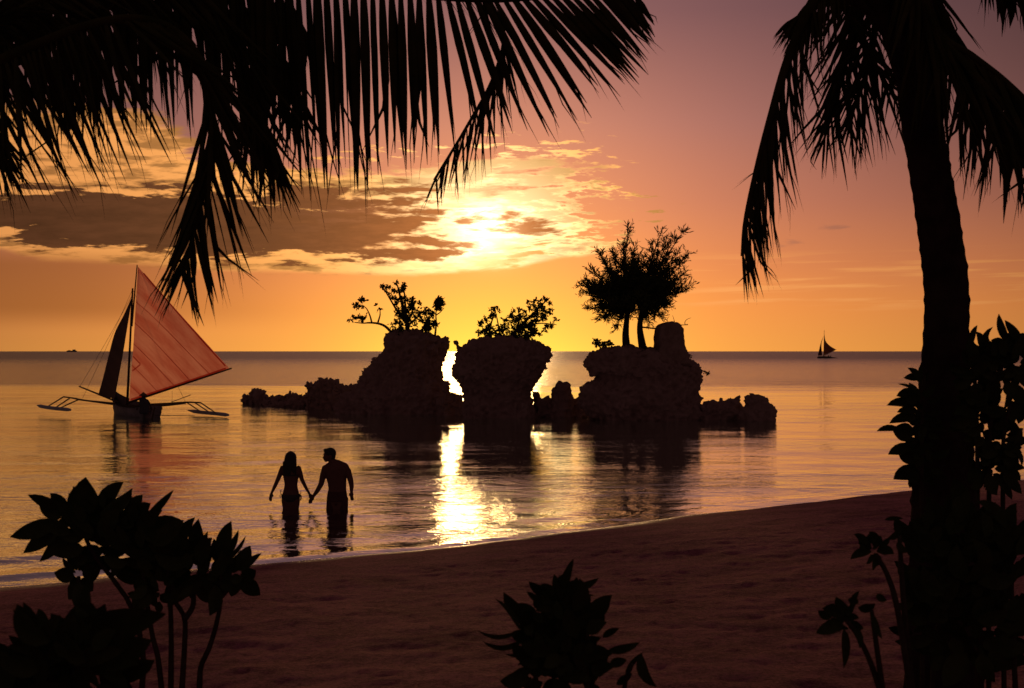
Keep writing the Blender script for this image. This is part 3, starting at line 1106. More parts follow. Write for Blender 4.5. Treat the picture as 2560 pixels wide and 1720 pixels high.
mb = MB(); line(mb, FB(1330, 1275, 3), FB(1510, 1292, 4), 0.13, 0.10); line(mb, FB(1330, 1265, 0), FB(1440, 1278, 3.6), 0.08); mb.build('outrigger', MAT['spar'], fb)
for (u, v) in ((1250, 1238), (1305, 1250)):
    mb = MB(); mb.ball(FB(u, v), (0.22, 0.22, 0.35), 8); mb.ball(FB(u, v - 28), 0.13, 8)
    q = remeshed(mb, 'person', MAT['shirt'], 0.08, None, FB(u, v + 16), 1)
    tag(q, 'tiny dark figure sitting on the far sailboat, %s' % ('nearer the mast' if u < 1280 else 'nearer the stern'), 'person', 'crew of the far sailboat')

# ship on the horizon, far left
DS = 5200.0
ship = empty('ship', (P(180, 878, DS).x, DS, 0))
tag(ship, 'faint grey ship on the horizon at the far left', 'ship')
q = P(180, 878, DS)
m_ = DS / FPX
mb = MB()
bx = lambda x0, x1, z0, z1, w_: mb.add([(q.x + a * m_, DS + c * w_, b_ * m_) for b_ in (z0, z1) for a, c in ((x0, -1), (x1, -1), (x1, 1), (x0, 1))],
                                     [(0, 3, 2, 1), (4, 5, 6, 7), (0, 1, 5, 4), (1, 2, 6, 5), (2, 3, 7, 6), (3, 0, 4, 7)])
bx(-12, 11, -0.5, 3.2, 7); mb.build('hull', MAT['ship'], ship, smooth=False)
mb = MB(); bx(2, 8, 3.2, 6.0, 5); mb.build('superstructure', MAT['ship'], ship, smooth=False)
mb = MB(); bx(-9, -5, 3.2, 4.4, 5); mb.build('deck_cargo', MAT['ship'], ship, smooth=False)


# ------------------------------------------------------------------ people
DPEOPLE = 23.86
SC = 0.19127 * DPEOPLE / FPX


def Q(zx, zy, dy=0.0):
    """point of the couple, from the enlarged detail of the photograph"""
    return Vector(((620 + zx * 0.19127 - 1280) / FPX * DPEOPLE, DPEOPLE + dy, (1010 - zy) * SC))


def limb(mb, pts, radii, seg=12):
    mb.tube(pts, radii, seg)
    for q, r in zip(pts, radii):
        mb.ball(q, r, seg)


def torso(mb, levels, dy=0.0):
    """levels: (zy, xl, xr, depth radius, dy)"""
    rr = []
    for (zy, xl, xr, ry, d_) in levels:
        c = Q((xl + xr) / 2, zy, d_ + dy)
        rr.append((c.x, c.y, c.z, (xr - xl) / 2 * SC, ry))
    mb.rings(rr, 24, 2.4)


def hand(mb, wrist, tipdir, side, r=0.9, curl=0.35):
    """palm, four fingers and thumb; tipdir along the hand, side towards the thumb"""
    t = tipdir.normalized()
    s = (side - t * side.dot(t)).normalized()
    n = t.cross(s)
    palm = wrist + t * 0.045 * r
    mb.ball(palm, 0.034 * r, 12)
    mb.tube([wrist, wrist + t * 0.05 * r, wrist + t * 0.085 * r], [0.024 * r, 0.036 * r, 0.034 * r], 10, True, 0.6)
    for k, L in enumerate((0.070, 0.078, 0.074, 0.058)):
        o = (1.5 - k) * 0.019 * r
        b0 = wrist + t * 0.08 * r + s * o
        b1 = b0 + (t + n * curl * 0.3 + s * o * 4) * L * 0.5 * r
        b2 = b1 + (t + n * curl) * L * 0.5 * r
        mb.tube([b0, b1, b2], [0.0095 * r, 0.009 * r, 0.0075 * r], 8)
        mb.ball(b2, 0.0078 * r, 8)
    b0 = wrist + t * 0.03 * r + s * 0.022 * r
    b1 = b0 + (t * 0.6 + s * 0.8) * 0.035 * r
    b2 = b1 + (t * 0.95 + s * 0.25) * 0.032 * r
    mb.tube([b0, b1, b2], [0.014 * r, 0.011 * r, 0.009 * r], 8)
    mb.ball(b2, 0.009 * r, 8)


# woman on the left, seen from behind
mb = MB()
torso(mb, [(1040, 470, 650, 0.10, 0.0), (960, 447, 673, 0.115, 0.0), (900, 440, 680, 0.125, -0.01), (845, 442, 678, 0.125, -0.012), (790, 456, 664, 0.110, -0.005), (740, 470, 650, 0.096, 0.0),
           (690, 477, 643, 0.088, 0.01), (640, 470, 650, 0.092, 0.015), (590, 459, 662, 0.102, 0.015), (540, 450, 672, 0.108, 0.01), (500, 440, 676, 0.095, 0.005),
           (470, 442, 668, 0.075, 0.0), (445, 490, 620, 0.055, 0.0), (425, 525, 590, 0.048, 0.0)])
for (xt, xk) in ((503, 508), (614, 606)):
    limb(mb, [Q(xt, 900), Q(xt, 985), Q((xt + xk) / 2, 1100), Q(xk, 1260), Q(xk, 1420), Q(xk, 1590)], [0.068, 0.068, 0.062, 0.048, 0.046, 0.034], 14)
    mb.ball(Q(xk, 1608, 0.07), (0.042, 0.11, 0.035), 12)
mb.tube([Q(556, 470), Q(556, 400, 0.01), Q(556, 370, 0.02)], [0.058, 0.046, 0.046], 14)
mb.ball(Q(556, 330, 0.02), (0.076, 0.092, 0.105), 20)
mb.ball(Q(556, 345, 0.105), (0.014, 0.022, 0.018), 10)          # nose, on the far side
mb.ball(Q(556, 372, 0.075), (0.03, 0.03, 0.022), 10)            # chin
for s in (-1, 1):
    mb.ball(Q(556 + s * 60, 340, 0.015), (0.012, 0.022, 0.03), 8)
la = [Q(452, 475), Q(425, 540, -0.01), Q(388, 632, -0.02), Q(350, 715, -0.01), Q(308, 796, 0.01)]
limb(mb, la, [0.047, 0.043, 0.036, 0.031, 0.021], 12)
hand(mb, la[-1], Q(284, 890, 0.03) - la[-1], Vector((0.5, 0.6, 0)), 0.92)
ra = [Q(660, 475), Q(682, 545, 0.0), Q(706, 630, 0.01), Q(752, 725, 0.02), Q(796, 806, 0.03)]
limb(mb, ra, [0.046, 0.042, 0.035, 0.029, 0.021], 12)
hand(mb, ra[-1], Q(826, 880, 0.03) - ra[-1], Vector((0.6, 0.5, 0.3)), 0.85, 0.8)
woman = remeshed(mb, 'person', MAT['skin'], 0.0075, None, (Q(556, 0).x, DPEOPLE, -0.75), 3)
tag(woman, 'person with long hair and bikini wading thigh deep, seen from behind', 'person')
# long hair over the back
mb = MB()
torso(mb, [(462, 478, 632, 0.030, -0.055), (440, 470, 640, 0.048, -0.05), (400, 472, 638, 0.075, -0.03), (360, 476, 636, 0.092, -0.012), (320, 482, 632, 0.104, 0.0), (288, 495, 620, 0.098, 0.0), (268, 515, 602, 0.075, 0.0), (256, 538, 578, 0.035, 0.0)])
for k in range(9):
    x = 484 + k * 18
    yl = 480 + 28 * math.sin(k * 0.9) + (30 if 2 < k < 6 else 0)
    mb.tube([Q(x, 380, -0.085), Q(x, 440, -0.095), Q(x + random.uniform(-8, 8), yl, -0.10), Q(x + random.uniform(-10, 10), yl + 60, -0.10)], [0.026, 0.026, 0.020, 0.008], 8)
remeshed(mb, 'hair', MAT['hair'], 0.009, woman, None, 2)
# bikini bottom with side ties, and back strap
mb = MB()
rr = []
for (zy, xl, xr, ry) in ((905, 470, 652, 0.128), (870, 446, 674, 0.133), (835, 440, 681, 0.135), (815, 445, 676, 0.130)):
    c = Q((xl + xr) / 2, zy, -0.012)
    rr.append((c.x, c.y, c.z, (xr - xl) / 2 * SC + 0.004, ry))
mb.rings(rr, 28, 2.3)
bk = mb.build('bikini_bottom', MAT['bikini'], woman)
for (pts) in ([(440, 815), (424, 785), (430, 765), (446, 778)], [(438, 815), (420, 830), (428, 860)], [(680, 815), (694, 790), (690, 775)], [(682, 815), (692, 850), (686, 895)], [(680, 815), (700, 840), (696, 890)]):
    mb = MB(); mb.tube(spline([Q(a, b_, -0.02) for a, b_ in pts], 8), 0.006, 6); mb.build('tie', MAT['bikini'], bk)
mb = MB()
c = Q(561, 562, 0.012)
mb.rings([(c.x, c.y, c.z - 0.012, 0.140, 0.112), (c.x, c.y, c.z + 0.012, 0.141, 0.113)], 28, 2.3)
mb.build('bikini_strap', MAT['bikini'], woman)

# man on the right, head turned to his left
mb = MB()
torso(mb, [(1040, 1050, 1290, 0.11, 0.0), (960, 1042, 1292, 0.125, 0.0), (880, 1040, 1290, 0.13, -0.01), (800, 1044, 1286, 0.12, 0.0), (740, 1050, 1284, 0.112, 0.008), (680, 1042, 1284, 0.115, 0.015),
           (620, 1024, 1285, 0.122, 0.02), (570, 1008, 1288, 0.128, 0.02), (520, 996, 1296, 0.128, 0.012), (480, 1000, 1292, 0.118, 0.0),
           (445, 1030, 1268, 0.096, 0.0), (415, 1062, 1220, 0.075, 0.0), (390, 1075, 1170, 0.060, 0.0)])
for (xt, xk) in ((1098, 1100), (1226, 1222)):
    limb(mb, [Q(xt, 900), Q(xt, 985), Q((xt + xk) / 2, 1110), Q(xk, 1270), Q(xk, 1430), Q(xk, 1600)], [0.082, 0.080, 0.072, 0.056, 0.054, 0.038], 14)
    mb.ball(Q(xk, 1618, 0.08), (0.048, 0.13, 0.04), 12)
mb.tube([Q(1125, 440), Q(1108, 395, 0.0), Q(1090, 360, 0.01)], [0.078, 0.064, 0.060], 14)
mb.tube([Q(1110, 398), Q(1190, 418), Q(1258, 446)], [0.066, 0.062, 0.060], 12)
mb.tube([Q(1095, 425), Q(1050, 450), Q(1016, 482)], [0.060, 0.058, 0.056], 12)
# head in left profile: cranium, face, jaw, nose, brow, ear
mb.ball(Q(1070, 292), (0.096, 0.078, 0.104), 20)
mb.ball(Q(1035, 325), (0.062, 0.062, 0.082), 16)
mb.ball(Q(1022, 366), (0.036, 0.046, 0.036), 12)
mb.tube([Q(1000, 300), Q(982, 338), Q(992, 348)], [0.008, 0.016, 0.010], 8)
mb.ball(Q(996, 290), (0.018, 0.05, 0.014), 10)
mb.ball(Q(996, 362), (0.013, 0.028, 0.010), 8)
mb.ball(Q(1086, 325, -0.078), (0.022, 0.012, 0.034), 10)
la2 = [Q(1012, 478), Q(985, 560, -0.01), Q(958, 678, -0.02), Q(910, 765, 0.0), Q(862, 828, 0.03)]
limb(mb, la2, [0.062, 0.056, 0.046, 0.040, 0.028], 12)
hand(mb, la2[-1], Q(822, 884, 0.035) - la2[-1], Vector((-0.4, -0.5, 0.5)), 1.0, -0.8)
ra2 = [Q(1262, 452), Q(1308, 520, -0.01), Q(1346, 640, -0.03), Q(1356, 710, -0.02), Q(1352, 778, 0.0)]
limb(mb, ra2, [0.066, 0.058, 0.047, 0.040, 0.028], 12)
hand(mb, ra2[-1], Q(1354, 868, 0.02) - ra2[-1], Vector((-0.7, 0.6, 0)), 1.05)
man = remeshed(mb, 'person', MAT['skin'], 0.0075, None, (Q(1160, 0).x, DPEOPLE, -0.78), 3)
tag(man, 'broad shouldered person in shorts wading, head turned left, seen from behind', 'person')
mb = MB()
mb.ball(Q(1075, 278, 0.0), (0.101, 0.084, 0.096), 20)
mb.ball(Q(1105, 320, 0.0), (0.052, 0.072, 0.070), 16)
mb.ball(Q(1022, 240, 0.0), (0.050, 0.06, 0.034), 12)
remeshed(mb, 'hair', MAT['hair'], 0.009, man, None, 2)
mb = MB()
torso(mb, [(905, 1030, 1302, 0.142, -0.006), (850, 1033, 1299, 0.140, -0.008), (790, 1040, 1291, 0.128, 0.0), (775, 1042, 1288, 0.124, 0.0)])
mb.ball(Q(1163, 935, -0.01), (0.06, 0.135, 0.06), 14)
for (xl, xr) in ((1024, 1164), (1164, 1306)):
    torso(mb, [(1045, xl - 4, xr, 0.115, 0.0), (980, xl, xr, 0.118, 0.0), (900, xl + 4, xr + 2, 0.12, 0.0), (860, xl + 8, xr, 0.11, 0.0)])
remeshed(mb, 'swim_shorts', MAT['shorts'], 0.009, man, None, 2)

# helmsman on the near sailing boat: seated, conical hat
seat_ = Vector((B(985, 1330, -1.4).x, DB - 1.4, 0.42))
k_ = 0.0050
S = lambda u, v, dy=0.0: Vector(((60 + .3061 * u - 1280) / FPX * (DB - 1.4), DB - 1.5 + dy, CAM_H + (HORIZON - (620 + .3061 * v)) / FPX * (DB - 1.4)))
mb = MB()
rr = []
for (v, xl, xr, ry) in ((1345, 945, 1030, 0.15), (1320, 948, 1032, 0.14), (1290, 952, 1024, 0.125), (1260, 950, 1020, 0.125), (1238, 955, 1012, 0.11), (1225, 968, 998, 0.07)):
    a, b_ = S(xl, v), S(xr, v)
    rr.append(((a.x + b_.x) / 2, a.y, a.z, (b_.x - a.x) / 2, ry))
mb.rings(rr, 18, 2.3)
mb.tube([S(982, 1232), S(980, 1212)], [0.055, 0.05], 10)
mb.ball(S(979, 1203, 0.01), (0.075, 0.09, 0.10), 14)
mb.ball(S(979, 1206, 0.10), (0.013, 0.02, 0.016), 8)
for pts, rad in (([S(1012, 1245), S(1030, 1275, 0.05), S(1036, 1300, 0.12)], [0.05, 0.042, 0.03]), ([S(956, 1245), S(948, 1280, 0.10), S(962, 1300, 0.30)], [0.05, 0.042, 0.03]),
                 ([S(965, 1340), S(960, 1325, 0.40), S(960, 1350, 0.75)], [0.085, 0.07, 0.05]), ([S(1010, 1340), S(1015, 1325, 0.40), S(1012, 1350, 0.75)], [0.085, 0.07, 0.05])):
    limb(mb, pts, rad, 10)
hand(mb, S(1036, 1300, 0.12), Vector((0.1, 0.5, -0.6)), Vector((-1, 0, 0)), 1.0, 0.6)
hand(mb, S(962, 1300, 0.30), Vector((0.1, 0.8, -0.3)), Vector((1, 0, 0)), 1.0, 0.6)
sailor = remeshed(mb, 'person', MAT['shirt'], 0.012, None, (S(985, 0).x, DB - 1.4, S(0, 1345).z), 2)
tag(sailor, 'person in a pointed hat seated at the stern of the red sailboat', 'person')
mb = MB()
c = S(980, 1206)
mb.rings([(c.x, c.y, c.z, 0.185, 0.185), (c.x, c.y, c.z + 0.045, 0.13, 0.13), (c.x, c.y, c.z + 0.10, 0.065, 0.065), (c.x, c.y, c.z + 0.14, 0.02, 0.02), (c.x, c.y, c.z + 0.15, 0.008, 0.008)], 20)
mb.build('hat', MAT['straw'], sailor)


# ------------------------------------------------------------------ trees and shrubs on the rocks
def leaf_cloud(mb, c, r, n, size, rnd, elong=1.8, up=None):
    """n diamond leaves spread through an ellipsoid"""
    c = Vector(c)
    for _ in range(n):
        while True:
            q = Vector((rnd.uniform(-1, 1), rnd.uniform(-1, 1), rnd.uniform(-1, 1)))
            if q.length <= 1:
                break
        q = q * (0.55 + 0.45 * rnd.random())
        p_ = c + Vector((q.x * r[0], q.y * r[1], q.z * r[2]))
        t = Vector((rnd.gauss(0, 1), rnd.gauss(0, 1), rnd.gauss(0, 1)))
        if up is not None:
            t = t * 0.55 + up
        t.normalize()
        s_ = t.cross(Vector((rnd.gauss(0, 1), rnd.gauss(0, 1), rnd.gauss(0, 1)))).normalized()
        L = size * rnd.uniform(0.6, 1.25)
        w_ = L / elong * 0.5
        mb.add([p_, p_ + t * L * 0.5 + s_ * w_, p_ + t * L, p_ + t * L * 0.5 - s_ * w_], [(0, 1, 2, 3)])


def clump(mb, c, r, n, size, rnd, elong=1.8):
    """an uneven clump: several sub-clouds, so that gaps show between them"""
    k = max(3, n // 26)
    for _ in range(k):
        o = Vector((rnd.uniform(-1, 1) * r[0], rnd.uniform(-1, 1) * r[1], rnd.uniform(-1, 1) * r[2])) * 0.72
        f = rnd.uniform(0.25, 0.5)
        leaf_cloud(mb, Vector(c) + o, (r[0] * f, r[1] * f, r[2] * f), n // k, size, rnd, elong)


def rock_tree(name, label, cat, root, limbs, clumps, px2w, leafsize, seed, d, trunk_r=0.09, group=None):
    """limbs: lists of detail pixels from the foot out; clumps: (x, y, r, n)"""
    rnd = random.Random(seed)
    e = empty(name, px2w(*root, 0.0))
    tag(e, label, cat, group)
    for i, l in enumerate(limbs):
        mb = MB()
        k = len(l)
        pts = spline([px2w(u, v, rnd.uniform(-0.25, 0.25) if j else 0.0) for j, (u, v) in enumerate(l)], max(6, 3 * k))
        r0 = trunk_r if i == 0 else trunk_r * 0.55
        mb.tube(pts, [r0 * (1 - 0.8 * j / (len(pts) - 1)) + 0.008 for j in range(len(pts))], 7)
        mb.build('trunk' if i == 0 else 'branch', MAT['bark'], e)
    mb = MB()
    s = (px2w(1, 0, 0) - px2w(0, 0, 0)).length
    for (u, v, r, n) in clumps:
        c = px2w(u, v, rnd.uniform(-0.3, 0.3))
        clump(mb, c, (r * s, r * s * 0.9, r * s * 0.85), n, leafsize, rnd)
    cr = mb.build('crown', MAT['leaf_far'], e, smooth=False)
    cr['kind'] = 'stuff'
    return e


W5 = lambda u, v, dd=0.0: P(580 + .3444 * u, 540 + .3444 * v, D1 + dd)
W6b = lambda u, v, dd=0.0: P(1080 + .3942 * u, 540 + .3942 * v, D2 + dd)
W6c = lambda u, v, dd=0.0: P(1080 + .3942 * u, 540 + .3942 * v, D3 + 0.4 + dd)

rock_tree('broadleaf_tree', 'bushy leafy tree growing on top of the tall left rock', 'tree', (1270, 850),
          [[(1275, 860), (1268, 760), (1240, 660), (1215, 560), (1200, 500)], [(1265, 780), (1200, 690), (1140, 590), (1095, 520)], [(1270, 780), (1310, 690), (1330, 610)],
           [(1270, 800), (1340, 740), (1395, 680)], [(1260, 720), (1255, 600), (1245, 510)]],
          [(1225, 515, 48, 160), (1110, 530, 48, 120), (1165, 560, 45, 110), (1195, 620, 58, 190), (1285, 610, 48, 130), (1255, 680, 80, 330), (1270, 760, 110, 620), (1205, 790, 60, 240),
           (1375, 690, 45, 130), (1390, 770, 55, 200), (1330, 650, 42, 90), (1435, 720, 36, 70), (1190, 490, 20, 24)], W5, 0.135, 21, D1, 0.10)
rock_tree('leaning_shoot', 'thin branch leaning out left from the tall left rock, leaves at its ends', 'branch', (1150, 838),
          [[(1155, 842), (1110, 800), (1060, 780), (1000, 775), (950, 778), (890, 772)], [(1015, 775), (1000, 720), (975, 670), (940, 645)], [(1060, 770), (1075, 715), (1072, 665)], [(950, 776), (935, 740), (925, 705)]],
          [(905, 640, 42, 62), (945, 615, 26, 34), (870, 755, 20, 24), (925, 730, 40, 48), (968, 735, 26, 26), (1070, 658, 34, 22), (895, 660, 30, 30)], W5, 0.16, 22, D1, 0.06)
rock_tree('sapling', 'slim sapling with a round leaf head at the right edge of the tall left rock', 'tree', (1476, 862),
          [[(1474, 868), (1482, 780), (1480, 710), (1490, 640)], [(1480, 720), (1510, 700), (1540, 668)]],
          [(1495, 625, 50, 230), (1470, 660, 34, 80), (1530, 660, 28, 50), (1450, 700, 30, 40), (1480, 800, 22, 26)], W5, 0.16, 23, D1, 0.04)
rock_tree('pandan_tuft', 'drooping narrow leaved tuft under the sapling on the tall left rock', 'plant', (1440, 840),
          [[(1425, 850), (1430, 800), (1440, 780)]], [(1440, 790, 34, 60), (1410, 810, 34, 80)], W5, 0.2, 24, D1, 0.03)
rock_tree('shrub', 'wind swept shrub leaning right on the middle rock', 'shrub', (480, 790),
          [[(470, 800), (540, 720), (620, 640), (700, 560), (745, 520)], [(520, 740), (600, 700), (690, 680), (790, 690)], [(440, 790), (420, 690), (400, 590)], [(540, 700), (560, 640), (545, 600)]],
          [(735, 535, 34, 90), (690, 570, 40, 110), (640, 600, 46, 130), (600, 590, 30, 60), (700, 630, 52, 170), (620, 670, 80, 380), (540, 660, 60, 220), (490, 690, 55, 200), (560, 730, 80, 380), (650, 720, 50, 170),
           (770, 690, 30, 40), (730, 705, 36, 70), (550, 600, 24, 40), (620, 560, 24, 36), (420, 740, 60, 220), (480, 760, 70, 260), (600, 760, 70, 260), (400, 775, 70, 220), (340, 770, 50, 120), (520, 600, 20, 20), (660, 540, 24, 30), (755, 600, 24, 30), (780, 660, 18, 18)], W6b, 0.135, 25, D2, 0.07)
rock_tree('shrub', 'thin twiggy shrub at the left of the middle rock top', 'shrub', (370, 790),
          [[(360, 800), (370, 700), (395, 620), (400, 575)], [(350, 790), (325, 720), (305, 680)], [(370, 720), (340, 660), (335, 640)]],
          [(398, 585, 32, 70), (400, 640, 36, 90), (320, 690, 36, 80), (345, 650, 28, 44), (365, 720, 46, 130), (310, 740, 34, 80), (425, 600, 16, 18)], W6b, 0.13, 26, D2, 0.04)
rock_tree('low_bush', 'low leafy bush at the left edge of the right rock top', 'shrub', (1070, 840),
          [[(1070, 846), (1060, 815), (1040, 795)], [(1080, 842), (1110, 815), (1130, 805)]],
          [(1040, 808, 26, 70), (1075, 818, 34, 120), (1105, 815, 26, 60), (1140, 818, 18, 36), (1180, 832, 20, 30), (1030, 790, 14, 20)], W6c, 0.13, 27, D3, 0.03)
rock_tree('sprig', 'small leafy sprig hanging from the right flank of the right rock', 'plant', (1712, 980),
          [[(1700, 970), (1722, 985), (1745, 998)]], [(1748, 998, 12, 22), (1728, 990, 8, 6)], W6c, 0.11, 28, D3, 0.016)
rock_tree('sprig', 'small leafy sprig sprouting below the shrine on the right rock', 'plant', (1625, 905),
          [[(1620, 915), (1630, 898), (1642, 886)]], [(1636, 896, 13, 24)], W6c, 0.11, 29, D3, 0.014)


# feathery she-oaks on the right rock
def needle_tree(label, root, trunk, outline, seed, dens):
    rnd = random.Random(seed)
    e = empty('she_oak', W6c(*root))
    tag(e, label, 'tree', 'feathery trees on the right rock')
    mb = MB()
    pts = spline([W6c(u, v, 0.1 * j) for j, (u, v) in enumerate(trunk)], 16)
    mb.tube(pts, [0.165 - 0.10 * j / 15 + (0.07 if j == 0 else 0) for j in range(16)], 9)
    mb.build('trunk', MAT['bark'], e)
    s = (W6c(1, 0) - W6c(0, 0)).length
    fol = MB()
    for (u, v, n) in outline:
        # a limb from the trunk head out to this tip
        sx, sy = trunk[-1]
        k0 = rnd.uniform(0.0, 0.45)
        st = Vector((sx, sy)).lerp(Vector(trunk[-2]), k0)
        mid = Vector(((st.x * 0.55 + u * 0.45) + rnd.uniform(-20, 20), st.y * 0.5 + v * 0.5 + 15))
        dd = rnd.uniform(-1.1, 1.1)
        lp = spline([W6c(st.x, st.y, 0.2), W6c(mid.x, mid.y, dd * 0.5), W6c(u, v, dd)], 14)
        mb = MB()
        mb.tube(lp, [0.055 * (1 - j / 14) + 0.007 for j in range(14)], 5)
        mb.build('branch', MAT['bark'], e)
        T_end = (lp[-1] - lp[-4]).normalized()
        for j in range(n):
            a = rnd.random() ** 0.75
            q = lp[min(13, int(2 + a * 11.9))]
            # side shoot
            sd = Vector((rnd.gauss(0, 0.7), rnd.gauss(0, 0.7), rnd.gauss(0.45, 0.5)))
            sh = (sd + T_end * 0.7).normalized() * rnd.uniform(0.20, 0.62) * (1.2 - 0.55 * a)
            for m2 in range(dens):
                b0 = q + sh * (m2 + rnd.random()) / dens
                t = (sh.normalized() * 0.8 + Vector((rnd.gauss(0, .5), rnd.gauss(0, .5), rnd.gauss(0.05, .5)))).normalized()
                L = rnd.uniform(0.10, 0.24)
                w_ = t.cross(Vector((rnd.gauss(0, 1), 1, rnd.gauss(0, 1)))).normalized() * rnd.uniform(0.011, 0.020)
                fol.add([b0 - w_ * 0.6, b0 + w_ * 0.6, b0 + t * L * 0.55 + w_, b0 + t * L, b0 + t * L * 0.55 - w_], [(0, 1, 2, 3, 4)])
    cr = fol.build('crown', MAT['leaf_far'], e, smooth=False)
    cr['kind'] = 'stuff'
    return e


needle_tree('left of two feathery trees on the right rock, with straight trunk', (1233, 845), [(1235, 850), (1228, 760), (1232, 690), (1240, 600), (1235, 500)],
            [(1245, 85, 46), (1215, 190, 50), (1060, 215, 40), (1090, 290, 50), (1150, 240, 48), (1010, 350, 44), (945, 440, 46), (990, 420, 50), (965, 500, 44), (1060, 420, 60), (1130, 350, 60),
             (1190, 300, 60), (1000, 590, 40), (1060, 660, 44), (1090, 590, 56), (1020, 540, 50), (1110, 500, 70), (1180, 420, 70), (1250, 330, 60), (1190, 520, 80), (1180, 600, 80), (1120, 640, 56), (1180, 700, 26),
             (1285, 200, 36), (1240, 420, 70), (1150, 560, 80), (1240, 560, 80), (1075, 520, 60), (1270, 620, 60), (1210, 640, 60), (1030, 470, 50), (1290, 300, 50), (1300, 390, 60), (1310, 470, 60), (1280, 250, 30), (1130, 450, 80), (1090, 470, 70), (1200, 470, 80), (1140, 600, 70), (1230, 500, 80), (1000, 480, 50), (1160, 480, 80)], 31, 7)
needle_tree('right of two feathery trees on the right rock, its trunk beside the shrine', (1330, 835), [(1338, 845), (1325, 770), (1318, 700), (1330, 600), (1345, 500)],
            [(1455, 95, 36), (1400, 190, 40), (1480, 190, 40), (1530, 150, 36), (1585, 110, 40), (1560, 230, 40), (1630, 245, 34), (1590, 300, 36), (1600, 370, 40), (1625, 440, 40), (1570, 430, 48),
             (1540, 500, 50), (1500, 560, 50), (1440, 640, 44), (1460, 420, 60), (1400, 330, 60), (1340, 290, 48), (1480, 300, 46), (1520, 370, 50), (1420, 500, 80), (1380, 420, 76), (1330, 400, 70),
             (1380, 580, 80), (1320, 520, 80), (1420, 590, 60), (1350, 640, 60), (1470, 500, 60), (1380, 680, 30), (1605, 480, 30), (1530, 300, 40), (1425, 260, 44), (1290, 350, 50), (1280, 430, 60), (1310, 250, 34), (1290, 520, 60), (1440, 450, 80), (1500, 450, 70), (1410, 540, 80), (1360, 470, 80), (1340, 570, 80), (1460, 560, 60), (1550, 460, 50), (1470, 370, 60), (1300, 450, 70)], 32, 7)
# dead branches behind the shrine
dead = empty('dead_branch', W6c(1340, 712, 0.3))
tag(dead, 'bare dead branch sticking out on both sides behind the shrine', 'branch')
mb = MB()
mb.tube(spline([W6c(1335, 705, 0.8), W6c(1430, 713, 1.5), W6c(1520, 700, 1.6), W6c(1575, 692, 1.5), W6c(1625, 690, 1.4)], 16), [0.035 - 0.0015 * j for j in range(16)], 6)
mb.build('branch', MAT['bark'], dead)
for pts in ([(1606, 691), (1604, 672), (1618, 655), (1642, 645)], [(1612, 690), (1622, 684)], [(1545, 697), (1535, 660), (1526, 630)], [(1500, 690), (1490, 660), (1505, 635)]):
    mb = MB(); mb.tube(spline([W6c(u, v, 1.45) for u, v in pts], 7), [0.018 - 0.0018 * j for j in range(7)], 5); mb.build('twig', MAT['bark'], dead)


# ------------------------------------------------------------------ palms
DOWN = Vector((0, 0, -1))
UP = Vector((0, 0, 1))
VIEW = Vector((0, 1, 0))


def leaflet_geo(base, dir_, L, w_, droop, roll, rnd, n=7):
    """folded strap leaflet, bends under its weight, ends in a thread"""
    d0 = dir_.normalized()
    pts = []
    kink = rnd.random() < 0.07
    kt, kd = rnd.uniform(0.45, 0.8), Vector((rnd.gauss(0, 0.5), rnd.gauss(0, 0.3), -0.8))
    for i in range(n):
        t = i / (n - 1)
        q = base + d0 * L * t + DOWN * (droop * L * t * t)
        if kink and t > kt:
            q = base + d0 * L * kt + kd.normalized() * L * (t - kt)
        pts.append(q)
    vs, fs = [], []
    for i, q in enumerate(pts):
        t = i / (n - 1)
        tg = (pts[min(i + 1, n - 1)] - pts[max(i - 1, 0)]).normalized()
        a = tg.cross(VIEW)
        a = a.normalized() if a.length > 1e-4 else Vector((1, 0, 0))
        b_ = tg.cross(a).normalized()
        ang = roll + 0.5 * t
        s = a * math.cos(ang) + b_ * math.sin(ang)
        nrm = tg.cross(s)
        wd = w_ * (0.55 + 1.8 * t if t < 0.25 else (1.0 - (max(0.0, t - 0.25) / 0.75) ** 1.7))
        wd = max(wd, 0.05 * w_) * 0.5
        vs += [q - s * wd, q + nrm * wd * 0.35, q + s * wd]
    for i in range(n - 1):
        a = i * 3
        fs += [(a, a + 1, a + 4, a + 3), (a + 1, a + 2, a + 5, a + 4)]
    if rnd.random() < 0.55:      # frayed end: a loose strand beside the tip
        q0, q1 = pts[-3], pts[-1]
        e_ = q1 + (q1 - q0) * rnd.uniform(0.1, 0.5) + Vector((rnd.gauss(0, 0.10), rnd.gauss(0, 0.05), rnd.uniform(-0.08, 0.02))) * L * 0.6
        m_ = q0.lerp(e_, 0.5) + Vector((rnd.gauss(0, 0.012), 0, 0.01))
        o_ = (q1 - q0).cross(VIEW).normalized() * w_ * 0.10
        k = len(vs)
        vs += [q0 - o_, q0 + o_, m_ + o_ * 0.7, m_ - o_ * 0.7, e_]
        fs += [(k, k + 1, k + 2, k + 3), (k + 3, k + 2, k + 4)]
    return vs, fs


